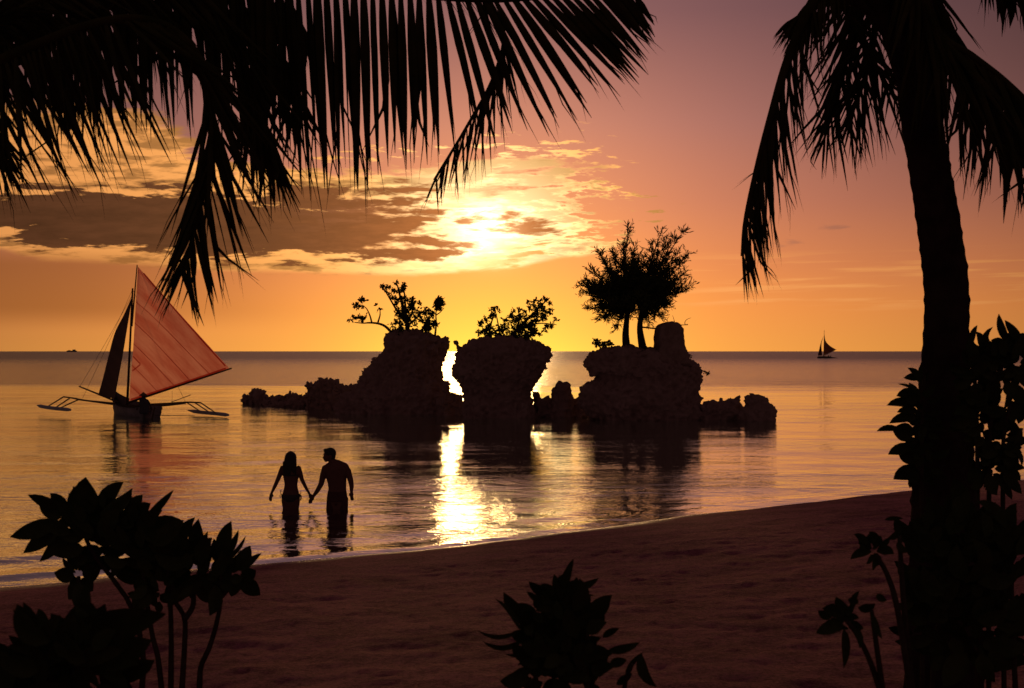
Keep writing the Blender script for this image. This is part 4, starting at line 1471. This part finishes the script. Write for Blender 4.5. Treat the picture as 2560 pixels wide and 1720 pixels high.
def frond(pts, n, Lmax, prof, fwd, out, grav, w_, rnd, droop=0.12, start=0.12, r0=0.022, jit=0.10, sides=(-1, 1), skip=0.0, bias=(0, 0, 0)):
    """returns the rachis path with radii and the list of leaflets"""
    path = spline(pts, 60)
    radii = [r0 * (1 - 0.85 * (i / 59)) + 0.003 for i in range(60)]
    seg = [(path[i + 1] - path[i]).length for i in range(59)]
    cum = np.concatenate([[0], np.cumsum(seg)])
    lf = []
    for k in range(n):
        s = start + (1 - start) * (k + 0.5) / n
        i = int(np.searchsorted(cum, s * cum[-1])) - 1
        i = max(0, min(58, i))
        f = (s * cum[-1] - cum[i]) / max(seg[i], 1e-6)
        q = path[i].lerp(path[i + 1], f)
        T = (path[min(i + 2, 59)] - path[max(i - 1, 0)]).normalized()
        side = T.cross(UP)
        side = side + Vector((0.35, 0, 0)) * (1 if T.z < 0 else 0)
        side = (side - T * side.dot(T)).normalized()
        for sg in sides:
            if rnd.random() < skip:
                continue
            u = (s - start) / (1 - start)
            fv = fwd(u) if callable(fwd) else fwd
            gv = grav(u) if callable(grav) else grav
            ov = out(u) if callable(out) else out
            dv = T * fv + side * sg * ov + DOWN * gv + Vector(bias)
            dv = dv.normalized() + Vector((rnd.gauss(0, jit), rnd.gauss(0, jit), rnd.gauss(0, jit * 0.6)))
            L = Lmax * interp(u, prof) * rnd.uniform(0.86, 1.08)
            lf.append((q, dv, L, w_ * (0.55 + 0.45 * interp(u, prof)) * rnd.uniform(0.8, 1.1), droop * rnd.uniform(0.6, 1.5), rnd.gauss(0, 0.55)))
    return path, radii, lf


def in_frame(q):
    if q.y < 0.5:
        return False
    px = 1280 + q.x / q.y * FPX
    py = HORIZON - (q.z - CAM_H) / q.y * FPX
    return -40 < px < 2600 and -40 < py < 1760


def make_palm(root_o, fronds, rnd, limit=296):
    """fronds: list of frond() results; the largest visible leaflets become objects, the rest one mesh"""
    allv = []
    fobj = []
    for (path, radii, lf) in fronds:
        mb = MB()
        mb.tube(path, radii, 7)
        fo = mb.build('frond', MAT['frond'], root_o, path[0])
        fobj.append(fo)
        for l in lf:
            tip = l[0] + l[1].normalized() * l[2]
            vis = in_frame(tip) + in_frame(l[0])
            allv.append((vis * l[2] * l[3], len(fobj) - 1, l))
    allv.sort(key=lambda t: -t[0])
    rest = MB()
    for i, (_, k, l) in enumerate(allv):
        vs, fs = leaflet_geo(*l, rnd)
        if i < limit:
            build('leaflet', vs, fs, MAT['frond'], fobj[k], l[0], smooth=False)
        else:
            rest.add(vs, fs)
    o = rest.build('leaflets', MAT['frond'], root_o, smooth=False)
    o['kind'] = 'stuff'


def palm_trunk(mb, line_, d, seed):
    """line_: (py, centre px, width px); ringed leaf scars"""
    rnd = random.Random(seed)
    pys = [q[0] for q in line_]
    k = 150
    vs, fs = [], []
    seg = 20
    for i in range(k):
        py = pys[0] + (pys[-1] - pys[0]) * i / (k - 1)
        c = P(interp(py, [(q[0], q[1]) for q in line_]), py, d)
        r = interp(py, [(q[0], q[2]) for q in line_]) * 0.5 * d / FPX
        r *= 1.0 + (0.035 if i % 3 == 0 else 0.0) + rnd.uniform(-0.012, 0.012)
        for j in range(seg):
            a = 2 * math.pi * j / seg
            w_ = r * (1 + 0.02 * math.sin(3 * a + i * 0.3) + rnd.uniform(-0.012, 0.012))
            vs.append((c.x + w_ * math.cos(a), c.y + w_ * math.sin(a), c.z))
    for i in range(k - 1):
        for j in range(seg):
            a, b_ = i * seg + j, i * seg + (j + 1) % seg
            fs.append((a, a + seg, b_ + seg, b_))
    fs.append(tuple(range(seg)))
    mb.add(vs, fs)


# ---- right palm
DR = 8.0
rnd = random.Random(41)
palm_r = empty('palm_tree', (P(2362, 0, DR).x, DR, ground(P(2362, 0, DR).x, DR)))
tag(palm_r, 'palm with a leaning ringed trunk standing on the right of the beach', 'palm tree')
mb = MB()
palm_trunk(mb, [(-260, 2236, 96), (-150, 2252, 100), (0, 2276, 106), (60, 2283, 112), (200, 2294, 106), (330, 2309, 100), (440, 2326, 102), (560, 2348, 106), (660, 2361, 109), (760, 2367, 108), (860, 2365, 110),
                (930, 2362, 118), (1000, 2360, 130), (1250, 2360, 158), (1500, 2360, 176), (1720, 2360, 190), (1830, 2360, 230)], DR, 5)
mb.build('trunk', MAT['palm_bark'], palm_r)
G = lambda px, py, dd=0.0: P(px, py, DR + dd)
K = (2238, -235)
PR = [(0, 0.55), (0.25, 0.95), (0.6, 1.0), (0.85, 0.7), (1, 0.32)]
fr = []
fr.append(frond([G(*K), G(2130, -140, -0.2), G(2030, 10, -0.3), G(1970, 150, -0.3), G(1928, 290, -0.3), G(1893, 420, -0.25), G(1864, 550, -0.2), G(1855, 640, -0.2)], 50, 0.62, [(0, 0.5), (0.3, 0.75), (0.6, 0.9), (0.85, 0.75), (1, 0.42)], 0.62,
                0.10, 0.62, 0.023, rnd, 0.05, 0.18, 0.035, 0.075, bias=(0.30, 0, 0)))
fr.append(frond([G(*K), G(2190, -110, 0.3), G(2150, 0, 0.5), G(2125, 110, 0.5), G(2095, 230, 0.5), G(2060, 350, 0.5)], 30, 0.60, PR, 0.6, 0.55, 0.5, 0.025, rnd, 0.12, 0.15, 0.03, 0.14))
fr.append(frond([G(*K), G(2190, -90, 0.4), G(2190, 20, 0.5), G(2180, 130, 0.5), G(2150, 230, 0.5), G(2120, 310, 0.5)], 32, 0.60, PR, 0.55, 0.7, 0.5, 0.025, rnd, 0.12, 0.2, 0.03, 0.15))
fr.append(frond([G(*K), G(2290, -60, -0.3), G(2340, 80, -0.4), G(2430, 142, -0.4), G(2520, 210, -0.4), G(2610, 300, -0.4), G(2690, 420, -0.4)], 70, 0.70, [(0, 0.65), (0.3, 0.95), (0.7, 1.0), (1, 0.4)], 0.32, 0.36, 0.85, 0.038, rnd, 0.05, 0.16, 0.035, 0.13))
fr.append(frond([G(*K), G(2300, -90, 0.6), G(2360, 60, 0.7), G(2440, 190, 0.7), G(2530, 330, 0.7), G(2620, 450, 0.7)], 56, 0.56, PR, 0.35, 0.5, 0.8, 0.034, rnd, 0.08, 0.18, 0.03, 0.16))
fr.append(frond([G(*K), G(2330, -210, 0.2), G(2470, -130, 0.2), G(2560, -75, 0.2), G(2660, -20, 0.2), G(2760, 90, 0.2)], 60, 0.42, PR, 0.3, 0.4, 0.85, 0.046, rnd, 0.05, 0.25, 0.03, 0.10))
fr.append(frond([G(*K), G(2150, -190, 0.2), G(2080, -70, 0.2), G(2020, 20, 0.2), G(1975, 55, 0.2)], 30, 0.34, PR, 0.95, 0.35, 0.12, 0.030, rnd, 0.22, 0.35, 0.03, 0.12))
fr.append(frond([G(*K), G(2180, -150, 0.5), G(2110, -20, 0.5), G(2140, 80, 0.5), G(2200, 180, 0.5), G(2240, 250, 0.5)], 26, 0.40, PR, 0.4, 0.6, 0.5, 0.022, rnd, 0.1, 0.25, 0.025, 0.16))
make_palm(palm_r, fr, rnd)
# old leaf bases round the head of the trunk
for (x0, y0, x1, y1, w0) in ((2250, 60, 2010, -40, 0.10), (2250, 90, 2075, -70, 0.11), (2260, 120, 2150, -60, 0.12), (2300, 110, 2320, -60, 0.10), (2265, 190, 2190, -20, 0.10), (2240, 30, 2120, -120, 0.13)):
    mb = MB()
    mb.tube(spline([G(x0, y0, -0.08), G((x0 + x1) / 2, (y0 + y1) / 2 - 20, -0.15), G(x1, y1, -0.2)], 8), [w0, w0 * 0.95, w0 * 0.9, w0 * 0.8, w0 * 0.75, w0 * 0.7, w0 * 0.65, w0 * 0.6], 8, True, 0.45)
    mb.build('leaf_base', MAT['palm_bark'], palm_r)

# ---- left palm, its trunk outside the picture
DL = 7.5
rnd = random.Random(43)
H_ = lambda px, py, dd=0.0: P(px, py, DL + dd)
base_l = H_(-330, 0)
palm_l = empty('palm_tree', (base_l.x, DL, ground(base_l.x, DL)))
tag(palm_l, 'palm whose long fronds hang across the top left of the view', 'palm tree')
mb = MB()
palm_trunk(mb, [(190, -270, 120), (600, -310, 118), (1200, -345, 124), (1700, -350, 150), (1850, -350, 190)], DL, 6)
mb.build('trunk', MAT['palm_bark'], palm_l)
K2 = (-262, 200)
fl = []
P2 = [(0, 0.75), (0.2, 1.0), (0.55, 0.95), (0.8, 0.62), (1, 0.25)]
# A: arches up and hangs deep in front of the boat
fl.append(frond([H_(*K2), H_(-60, 170, -0.3), H_(90, 112, -0.4), H_(210, 66, -0.4), H_(330, 46, -0.4), H_(430, 72, -0.4), H_(500, 150, -0.4), H_(528, 280, -0.4), H_(520, 420, -0.4), H_(490, 560, -0.4), H_(452, 690, -0.4)], 84, 0.74,
                [(0, 0.7), (0.15, 1.0), (0.4, 1.0), (0.62, 0.9), (0.85, 0.72), (1, 0.34)], lambda u: 0.25 if u < 0.4 else 0.62, lambda u: 0.30 if u < 0.4 else 0.38, lambda u: 0.95 if u < 0.4 else 0.45, 0.030, rnd, 0.05, 0.10, 0.030, 0.12, bias=(0.10, 0, 0)))
# B: long level frond along the top edge, leaflets straight down, tip to the right
fl.append(frond([H_(*K2), H_(-70, 190, 0.3), H_(110, 112, 0.3), H_(290, -2, 0.3), H_(480, -70, 0.3), H_(760, -52, 0.3), H_(1010, -18, 0.3), H_(1230, -2, 0.3), H_(1420, -16, 0.3), H_(1530, -20, 0.3), H_(1600, -6, 0.3)], 64, 1.16,
                [(0, 0.5), (0.3, 0.8), (0.42, 1.0), (0.55, 0.88), (0.66, 0.70), (0.74, 0.66), (0.85, 0.58), (0.94, 0.36), (1, 0.14)], lambda u: 0.04 if u < 0.64 else min(0.85, 0.04 + (u - 0.64) * 4.2), 0.05, 0.95, 0.060, rnd, 0.02, 0.22, 0.045, 0.028))
# C: slim tip hanging in front of the sunlit cloud
fl.append(frond([H_(*K2), H_(100, -90, 0.6), H_(500, -190, 0.6), H_(900, -170, 0.6), H_(1150, -70, 0.6), H_(1255, 70, 0.6), H_(1235, 190, 0.6), H_(1165, 320, 0.6), H_(1085, 450, 0.6)], 84, 0.44,
                [(0, 0.7), (0.3, 1.0), (0.72, 0.9), (0.86, 1.0), (1, 0.42)], 0.62, 0.30, 0.62, 0.019, rnd, 0.06, 0.2, 0.024, 0.085, bias=(0.16, 0, 0)))
# D: second deep hanging frond right of A
fl.append(frond([H_(*K2), H_(0, 60, 0.0), H_(240, -60, 0.0), H_(440, -40, 0.0), H_(560, 50, 0.0), H_(615, 180, 0.0), H_(640, 300, 0.0), H_(690, 410, 0.0)], 64, 0.58,
                [(0, 0.6), (0.4, 0.9), (0.7, 1.0), (0.9, 0.8), (1, 0.45)], 0.55, 0.42, 0.62, 0.030, rnd, 0.05, 0.2, 0.034, 0.12, bias=(0.14, 0, 0)))
# E: short drooping frond at the left edge
fl.append(frond([H_(*K2), H_(-170, 230, 0.2), H_(-80, 270, 0.2), H_(-25, 330, 0.2), H_(-5, 400, 0.2)], 34, 0.42, [(0, 0.6), (0.5, 1.0), (1, 0.75)], 0.75, 0.7, 0.18, 0.030, rnd, 0.30, 0.3, 0.025, 0.14))
# F: frond in the top left corner
fl.append(frond([H_(*K2), H_(-150, 110, -0.2), H_(-60, 60, -0.2), H_(30, 30, -0.2), H_(110, 20, -0.2)], 30, 0.42, P2, 0.7, 0.6, 0.05, 0.020, rnd, 0.10, 0.3, 0.025, 0.18))
fl.append(frond([H_(*K2), H_(-160, 150, 0.6), H_(-40, 110, 0.6), H_(80, 130, 0.6), H_(170, 190, 0.6), H_(210, 260, 0.6)], 34, 0.46, P2, 0.4, 0.4, 0.75, 0.032, rnd, 0.06, 0.25, 0.025, 0.12))
# H: frond crossing the top between A and B
fl.append(frond([H_(*K2), H_(0, 20, 0.8), H_(230, -80, 0.8), H_(420, -70, 0.8), H_(560, -10, 0.8), H_(660, 70, 0.8), H_(715, 180, 0.8), H_(735, 280, 0.8)], 46, 0.62, [(0, 0.5), (0.4, 0.8), (0.75, 1.0), (1, 0.5)], 0.5, 0.55, 0.6, 0.038, rnd, 0.05, 0.25, 0.034, 0.15))
# stray frond behind, filling the hanging curtain
fl.append(frond([H_(*K2), H_(60, 0, 1.2), H_(330, -130, 1.2), H_(560, -110, 1.2), H_(700, -20, 1.2), H_(770, 90, 1.2)], 60, 0.86, P2, 0.15, 0.25, 0.9, 0.044, rnd, 0.04, 0.3, 0.034, 0.07))
make_palm(palm_l, fl, rnd)


# ------------------------------------------------------------------ broad-leaved plants
def leaf_geo(base, tip, width, bend, roll, n=7, shape='lens'):
    """curved blade with a folded midrib"""
    base, tip = Vector(base), Vector(tip)
    ax = tip - base
    L = ax.length
    vs, fs = [], []
    pts = [base + ax * (i / (n - 1)) + Vector(bend) * 4 * (i / (n - 1)) * (1 - i / (n - 1)) for i in range(n)]
    for i, q in enumerate(pts):
        t = i / (n - 1)
        tg = (pts[min(i + 1, n - 1)] - pts[max(i - 1, 0)]).normalized()
        a = tg.cross(VIEW)
        a = a.normalized() if a.length > 0.05 else Vector((1, 0, 0))
        b_ = tg.cross(a).normalized()
        s = a * math.cos(roll) + b_ * math.sin(roll)
        nr_ = tg.cross(s)
        wd = width * 0.5 * (math.sin(math.pi * min(1, t ** 0.85 * 0.97 + 0.03)) ** 0.75)
        if t == 1: wd = width * 0.012
        if t == 0: wd = width * 0.06
        vs += [q - s * wd, q - nr_ * wd * 0.22, q + s * wd]
    for i in range(n - 1):
        a = i * 3
        fs += [(a, a + 1, a + 4, a + 3), (a + 1, a + 2, a + 5, a + 4)]
    return vs, fs


def plant(name, label, cat, foot, stems, rosettes, d, rnd, group=None, leafmat='leaf', stem_r=0.011, joined=False):
    """stems: pixel polylines; rosettes: explicit leaves (bx, by, tx, ty, w px, bend px) in pixels, optional depth"""
    fx = (foot - 1280) / FPX * d
    e = empty(name, (fx, d, ground(fx, d)))
    tag(e, label, cat, group)
    m = d / FPX
    for st in stems:
        mb = MB()
        pts = spline([P(px, py, d + rnd.uniform(-0.03, 0.03)) for px, py in st], 14)
        foot_pt = pts[0]
        g = ground(foot_pt.x, foot_pt.y) - 0.05
        if foot_pt.z > g and st[0][1] > 1650:
            pts = [Vector((foot_pt.x, foot_pt.y, g))] + pts
        mb.tube(pts, [stem_r * (1.25 - 0.5 * i / len(pts)) for i in range(len(pts))], 7)
        mb.build('stem', MAT['stem'], e)
    for (bx_, by_, tx, ty, w_, bend, dd) in rosettes:
        jb = dd + rnd.uniform(-0.04, 0.04)
        b0 = P(bx_, by_, d + jb)
        t0 = P(tx, ty, d + jb + rnd.uniform(-0.35, 0.35) * math.hypot(tx - bx_, ty - by_) * m)
        perp = Vector((-(t0 - b0).z, 0, (t0 - b0).x)).normalized() * bend * m
        vs, fs = leaf_geo(b0, t0, w_ * m, perp, rnd.uniform(-0.45, 0.45))
        build('leaf', vs, fs, MAT[leafmat], e, b0)
    return e


def fill(rnd, cx, cy, rx, ry, n, L, w_, up=0.4, dd=0.15):
    out = []
    for _ in range(n):
        a = rnd.uniform(0, 2 * math.pi)
        r = rnd.random() ** 0.6
        bx_, by_ = cx + rx * r * math.cos(a) * 0.75, cy + ry * r * math.sin(a) * 0.75
        da = math.atan2((by_ - cy) / ry - up * rnd.uniform(0.2, 1.2), (bx_ - cx) / rx + rnd.gauss(0, 0.35))
        l = L * rnd.choice((rnd.uniform(0.35, 0.7), rnd.uniform(0.7, 1.25)))
        out.append((bx_, by_, bx_ + math.cos(da) * l, by_ + math.sin(da) * l, w_ * (0.45 + 0.55 * l / L) * rnd.uniform(0.55, 1.0), rnd.gauss(0, 0.13) * l, rnd.uniform(-dd, dd)))
    return out


rnd = random.Random(51)
zz = lambda x, y: (x * .3635, 1150 + y * .3635)


def ros(c, tips, w_, rnd, bend=10):
    cx, cy = zz(*c)
    out = []
    for t in tips:
        tx, ty = zz(*t[:2])
        ww = t[2] * .3635 if len(t) > 2 else w_
        # start the leaf part of the way out so that the rosette heart stays compact
        bx_, by_ = cx + (tx - cx) * 0.18, cy + (ty - cy) * 0.18
        L = math.hypot(tx - bx_, ty - by_)
        out.append((bx_, by_, tx, ty, ww, rnd.uniform(-0.10, 0.10) * L, rnd.uniform(-0.08, 0.08)))
    return out


lv = ros((470, 400), [(190, 240, 95), (345, 228, 100), (530, 170, 110), (270, 320, 80), (270, 700, 90), (160, 640, 130), (68, 530, 130)], 42, rnd)
lv += ros((640, 420), [(590, 118, 170), (850, 150, 120), (910, 195, 110), (690, 240, 130), (780, 300, 140), (930, 380, 140), (560, 250, 150), (470, 230, 120), (500, 180, 90)], 50, rnd)
lv += ros((940, 480), [(1195, 205, 60), (1280, 445, 110), (960, 330, 120), (880, 220, 90), (1080, 370, 100), (1160, 470, 40), (1140, 560, 90), (830, 350, 110), (1000, 650, 130)], 50, rnd)
lv += ros((1190, 740), [(1200, 485, 120), (1090, 560, 110), (1270, 555, 100), (1050, 640, 120), (1150, 870, 120), (1060, 800, 120), (1260, 860, 120)], 46, rnd)
lv += ros((1370, 760), [(1365, 405, 125), (1430, 490, 60), (1280, 570, 90), (1440, 600, 90), (1330, 900, 120), (1430, 900, 120)], 46, rnd)
lv += ros((1500, 740), [(1590, 420, 130), (1640, 480, 55), (1690, 520, 36), (1470, 540, 90), (1560, 900, 120), (1440, 960, 100), (1600, 640, 90)], 46, rnd)
lv += ros((1630, 800), [(1722, 588, 105), (1800, 640, 50), (1790, 930, 120), (1760, 760, 110), (1700, 900, 100), (1590, 940, 90)], 42, rnd)
lv += ros((540, 800), [(430, 668, 46), (372, 775, 110), (490, 560, 110), (560, 590, 110), (660, 610, 90), (470, 960, 110), (640, 900, 130), (560, 1050, 120), (690, 760, 140), (480, 860, 110)], 42, rnd)
lv += [(a, b_, c, e_, w_, bd, dd) for (a, b_, c, e_, w_, bd, dd) in fill(rnd, *zz(700, 520), 110, 95, 46, 80, 46, 0.3)]
lv += fill(rnd, *zz(1080, 720), 120, 80, 34, 76, 44, 0.3) + fill(rnd, *zz(1430, 790), 120, 50, 30, 66, 42, 0.3) + fill(rnd, *zz(900, 640), 90, 70, 22, 80, 46, 0.2) + fill(rnd, *zz(1050, 900), 60, 45, 14, 60, 40, 0.0)
st = [[zz(*q) for q in l] for l in ([(1175, 1575), (1178, 1250), (1170, 950), (1150, 760)], [(1252, 1575), (1268, 1300), (1270, 1090), (1200, 960), (1180, 800)], [(1270, 1095), (1325, 1010), (1335, 900), (1370, 760)],
                                    [(1372, 1575), (1382, 1420), (1440, 1290), (1490, 1120), (1520, 940), (1510, 760)], [(1112, 1575), (1085, 1350), (1045, 1190), (1000, 900), (950, 560)], [(975, 1575), (985, 1350), (900, 1000), (640, 640), (560, 440)],
                                    [(600, 1575), (590, 1250), (560, 1000), (540, 800)], [(1520, 940), (1590, 860), (1640, 800)])]
plant('beach_shrub', 'big leaved shrub on slim bare stems at the lower left', 'shrub', 400, st, lv, 6.2, rnd)

# nearer dark plant in the lower left corner
rnd = random.Random(52)
lv = []
for (bx_, by_, tx, ty, w_) in ((120, 1640, 415, 1535, 110), (100, 1700, 330, 1590, 90), (90, 1680, 130, 1560, 70), (60, 1700, 70, 1600, 60), (150, 1640, 250, 1530, 80), (200, 1660, 380, 1600, 90), (30, 1720, -20, 1620, 80),
                              (180, 1640, 180, 1530, 80), (230, 1600, 350, 1545, 70), (200, 1560, 215, 1500, 60), (150, 1600, 125, 1570, 50), (260, 1700, 360, 1660, 80), (0, 1740, 40, 1630, 90)):
    lv.append((bx_, by_, tx, ty, w_, rnd.uniform(-12, 12), rnd.uniform(-0.1, 0.1)))
lv += fill(rnd, 170, 1660, 190, 110, 60, 120, 62, 0.3, 0.2) + fill(rnd, 40, 1720, 110, 90, 22, 110, 60, 0.3, 0.2)
plant('dark_shrub', 'dense dark shrub filling the bottom left corner', 'shrub', 120, [[(120, 1760), (130, 1680)], [(200, 1760), (190, 1650)], [(60, 1760), (70, 1700)], [(270, 1760), (250, 1660)]], lv, 4.2, rnd)

# plant at the bottom centre
rnd = random.Random(53)
zc = lambda x, y: (1100 + x * .2828, 1350 + y * .2828)
lv = []
for (bx_, by_, tx, ty, w_, bd) in ((1110, 430, 1182, 165, 70, 8), (1080, 460, 1120, 240, 60, 0), (1040, 480, 1010, 300, 70, 0), (1010, 500, 785, 365, 120, 10), (900, 560, 765, 455, 60, 0), (1130, 440, 1405, 335, 75, -12), (1180, 520, 1365, 490, 34, 6),
                                  (1290, 790, 1522, 485, 170, 14), (800, 760, 562, 462, 150, 10), (700, 790, 488, 520, 48, -16), (700, 800, 330, 800, 52, 30), (740, 880, 375, 895, 58, 34), (800, 1030, 575, 1008, 36, 4), (1480, 980, 1765, 905, 80, -10),
                                  (1640, 1200, 1800, 990, 50, 10), (1780, 1010, 1915, 1300, 100, -26), (1440, 860, 1585, 780, 70, 4), (1250, 640, 1330, 500, 80, 0), (880, 620, 860, 480, 100, 0), (1380, 760, 1450, 640, 100, 0), (1500, 1100, 1650, 1060, 90, 0),
                                  (820, 1150, 640, 1180, 80, 0), (820, 1060, 700, 1090, 80, 0), (1560, 1280, 1700, 1180, 70, 0)):
    a, b_ = zc(bx_, by_)
    c, e_ = zc(tx, ty)
    lv.append((a, b_, c, e_, w_ * .2828, bd * .2828 * 2, rnd.uniform(-0.05, 0.05)))
lv += fill(rnd, *zc(1080, 820), 100, 92, 120, 66, 46, 0.45, 0.16) + fill(rnd, *zc(1100, 1150), 128, 74, 90, 64, 46, 0.3, 0.16) + fill(rnd, *zc(1060, 560), 50, 40, 18, 44, 26, 0.5, 0.1)
plant('garden_plant', 'leafy plant with upright pointed top at the bottom centre', 'plant', zc(1080, 0)[0], [[zc(1080, 1400), zc(1085, 900), zc(1080, 480)], [zc(1300, 1400), zc(1290, 1000), zc(1300, 760)], [zc(850, 1400), zc(840, 1000), zc(800, 760)], [zc(1620, 1400), zc(1640, 1250), zc(1700, 1100)]], lv, 5.0, rnd, stem_r=0.008)

# leaves climbing on the palm trunk
rnd = random.Random(54)
zt = lambda x, y: (1960 + x * .3188, 760 + y * .3188)
lv = []
for (bx_, by_, tx, ty, w_, bd) in ((1090, 580, 938, 580, 60, 10), (1060, 690, 892, 626, 26, 14), (1060, 700, 930, 665, 30, 8), (1050, 720, 882, 722, 75, 22), (1040, 800, 806, 795, 70, 30), (1050, 850, 886, 850, 62, 22), (1060, 890, 826, 936, 74, 26), (1050, 950, 975, 915, 40, 0),
                                  (1020, 1020, 850, 985, 130, 0), (900, 985, 726, 998, 46, 20), (1040, 1060, 945, 1098, 60, 0), (1040, 1150, 816, 1180, 90, 28), (1050, 1210, 930, 1180, 90, 0), (1060, 1320, 858, 1374, 110, 26), (1050, 1390, 960, 1300, 90, 0)):
    a, b_ = zt(bx_, by_)
    c, e_ = zt(tx, ty)
    lv.append((a, b_, c, e_, w_ * .3188 * 1.15, -bd * .3188, rnd.uniform(-0.05, 0.05)))
lv += fill(rnd, *zt(1090, 900), 22, 150, 40, 42, 22, 0.0, 0.1) + fill(rnd, *zt(1090, 1250), 30, 60, 20, 42, 26, 0.0, 0.1)
plant('climbing_plant', 'broad pointed leaves climbing the left side of the palm trunk', 'plant', zt(1090, 0)[0], [[zt(1085, 3000), zt(1090, 2000), zt(1080, 1400), zt(1085, 900), zt(1100, 560)]], lv, 7.7, rnd)

# tall plant right of the trunk
rnd = random.Random(55)
zr = lambda x, y: (2300 + x * .319, 760 + y * .319)
lv = []
for (bx_, by_, tx, ty, w_, bd) in ((400, 330, 450, 165, 60, 14), (500, 380, 440, 215, 70, -22), (690, 300, 618, 75, 62, 16), (560, 360, 480, 300, 90, 0), (640, 330, 560, 280, 90, 0), (740, 330, 680, 225, 110, 0), (800, 330, 810, 225, 120, 0), (860, 330, 900, 200, 120, 0),
                                  (770, 760, 720, 930, 100, -10), (800, 740, 770, 940, 90, 10), (700, 900, 800, 1000, 60, -20), (790, 980, 735, 1100, 50, 14), (690, 1180, 780, 1260, 100, -12), (650, 840, 590, 860, 40, 0), (720, 1260, 735, 1330, 80, 0),
                                  (520, 520, 400, 600, 60, 0), (560, 640, 470, 560, 50, 0)):
    a, b_ = zr(bx_, by_)
    c, e_ = zr(tx, ty)
    lv.append((a, b_, c, e_, w_ * .319 * 1.15, bd * .319, rnd.uniform(-0.05, 0.05)))
lv += fill(rnd, *zr(680, 480), 68, 62, 60, 60, 36, 0.1, 0.15) + fill(rnd, *zr(860, 420), 60, 62, 20, 60, 36, 0.2, 0.15) + fill(rnd, *zr(460, 560), 40, 60, 40, 52, 32, 0.1, 0.15) + fill(rnd, *zr(480, 900), 50, 90, 60, 56, 36, 0.0, 0.15) + fill(rnd, *zr(650, 1080), 24, 70, 40, 44, 28, 0.0, 0.1) + fill(rnd, *zr(560, 1280), 62, 44, 30, 56, 36, 0.0, 0.12)
plant('tall_plant', 'tall plant with large curling leaves right of the palm trunk', 'plant', zr(560, 0)[0], [[zr(540, 3200), zr(540, 1600), zr(560, 900), zr(640, 500), zr(690, 300)], [zr(660, 3200), zr(650, 1500), zr(660, 1000), zr(720, 760)], [zr(450, 3200), zr(450, 1200), zr(430, 600), zr(410, 330)]], lv, 7.2, rnd)

# dark bush round the foot of the palm
rnd = random.Random(56)
lv = fill(rnd, 2330, 1450, 75, 190, 70, 70, 46, 0.3, 0.25) + fill(rnd, 2420, 1360, 130, 110, 60, 80, 50, 0.4, 0.25) + fill(rnd, 2400, 1560, 165, 150, 110, 90, 60, 0.4, 0.3) + fill(rnd, 2530, 1420, 90, 170, 60, 86, 50, 0.4, 0.25)
plant('dark_bush', 'dense dark bush round the foot of the palm in the lower right corner', 'bush', 2420, [[(2330, 1760), (2340, 1600), (2380, 1400)], [(2450, 1760), (2450, 1500), (2440, 1340)], [(2540, 1760), (2530, 1500), (2530, 1330)]], lv, 6.6, rnd)

# two soft-edged young plants on the sand left of the bush
rnd = random.Random(57)
zp = lambda x, y: (1960 + x * .3317, 1200 + y * .3317)
lv = []
for (bx_, by_, tx, ty, w_) in ((660, 540, 500, 600, 70), (660, 520, 560, 450, 70), (680, 500, 640, 390, 80), (700, 500, 730, 420, 70), (700, 540, 830, 560, 80), (720, 500, 800, 430, 60), (680, 560, 700, 650, 50), (760, 300, 900, 290, 34), (860, 380, 780, 440, 60), (860, 460, 940, 540, 60), (880, 400, 860, 330, 60)):
    a, b_ = zp(bx_, by_); c, e_ = zp(tx, ty)
    lv.append((a, b_, c, e_, w_ * .3317, rnd.uniform(-8, 8), 0.0))
lv += fill(rnd, *zp(670, 520), 42, 26, 16, 34, 22, 0.4, 0.06)
plant('young_plant', 'blurred young plant against the palm foot, upper of two on the sand', 'plant', zp(880, 0)[0], [[zp(980, 1750), zp(860, 1000), zp(780, 720), zp(690, 560)], [zp(980, 1750), zp(900, 900), zp(870, 420)]], lv, 5.4, rnd)
rnd = random.Random(58)
lv = []
for (bx_, by_, tx, ty, w_) in ((450, 1060, 240, 1155, 110), (450, 1020, 290, 970, 110), (470, 1000, 390, 880, 80), (520, 980, 570, 835, 50), (560, 960, 690, 930, 80), (480, 1080, 600, 1120, 80), (660, 1000, 740, 1200, 60), (700, 860, 775, 905, 60), (450, 1120, 450, 1420, 70), (530, 1120, 570, 1270, 60), (470, 1040, 420, 930, 120), (560, 930, 480, 900, 60)):
    a, b_ = zp(bx_, by_); c, e_ = zp(tx, ty)
    lv.append((a, b_, c, e_, w_ * .3317, rnd.uniform(-8, 8), 0.0))
lv += fill(rnd, *zp(440, 1050), 44, 30, 16, 36, 24, 0.3, 0.06)
plant('young_plant', 'blurred young plant on the sand with a leaf hanging down, lower of two', 'plant', zp(660, 0)[0], [[zp(760, 1700), zp(650, 1370), zp(540, 1150), zp(460, 1050)], [zp(760, 1700), zp(690, 1200), zp(660, 980)]], lv, 4.8, rnd, stem_r=0.009)
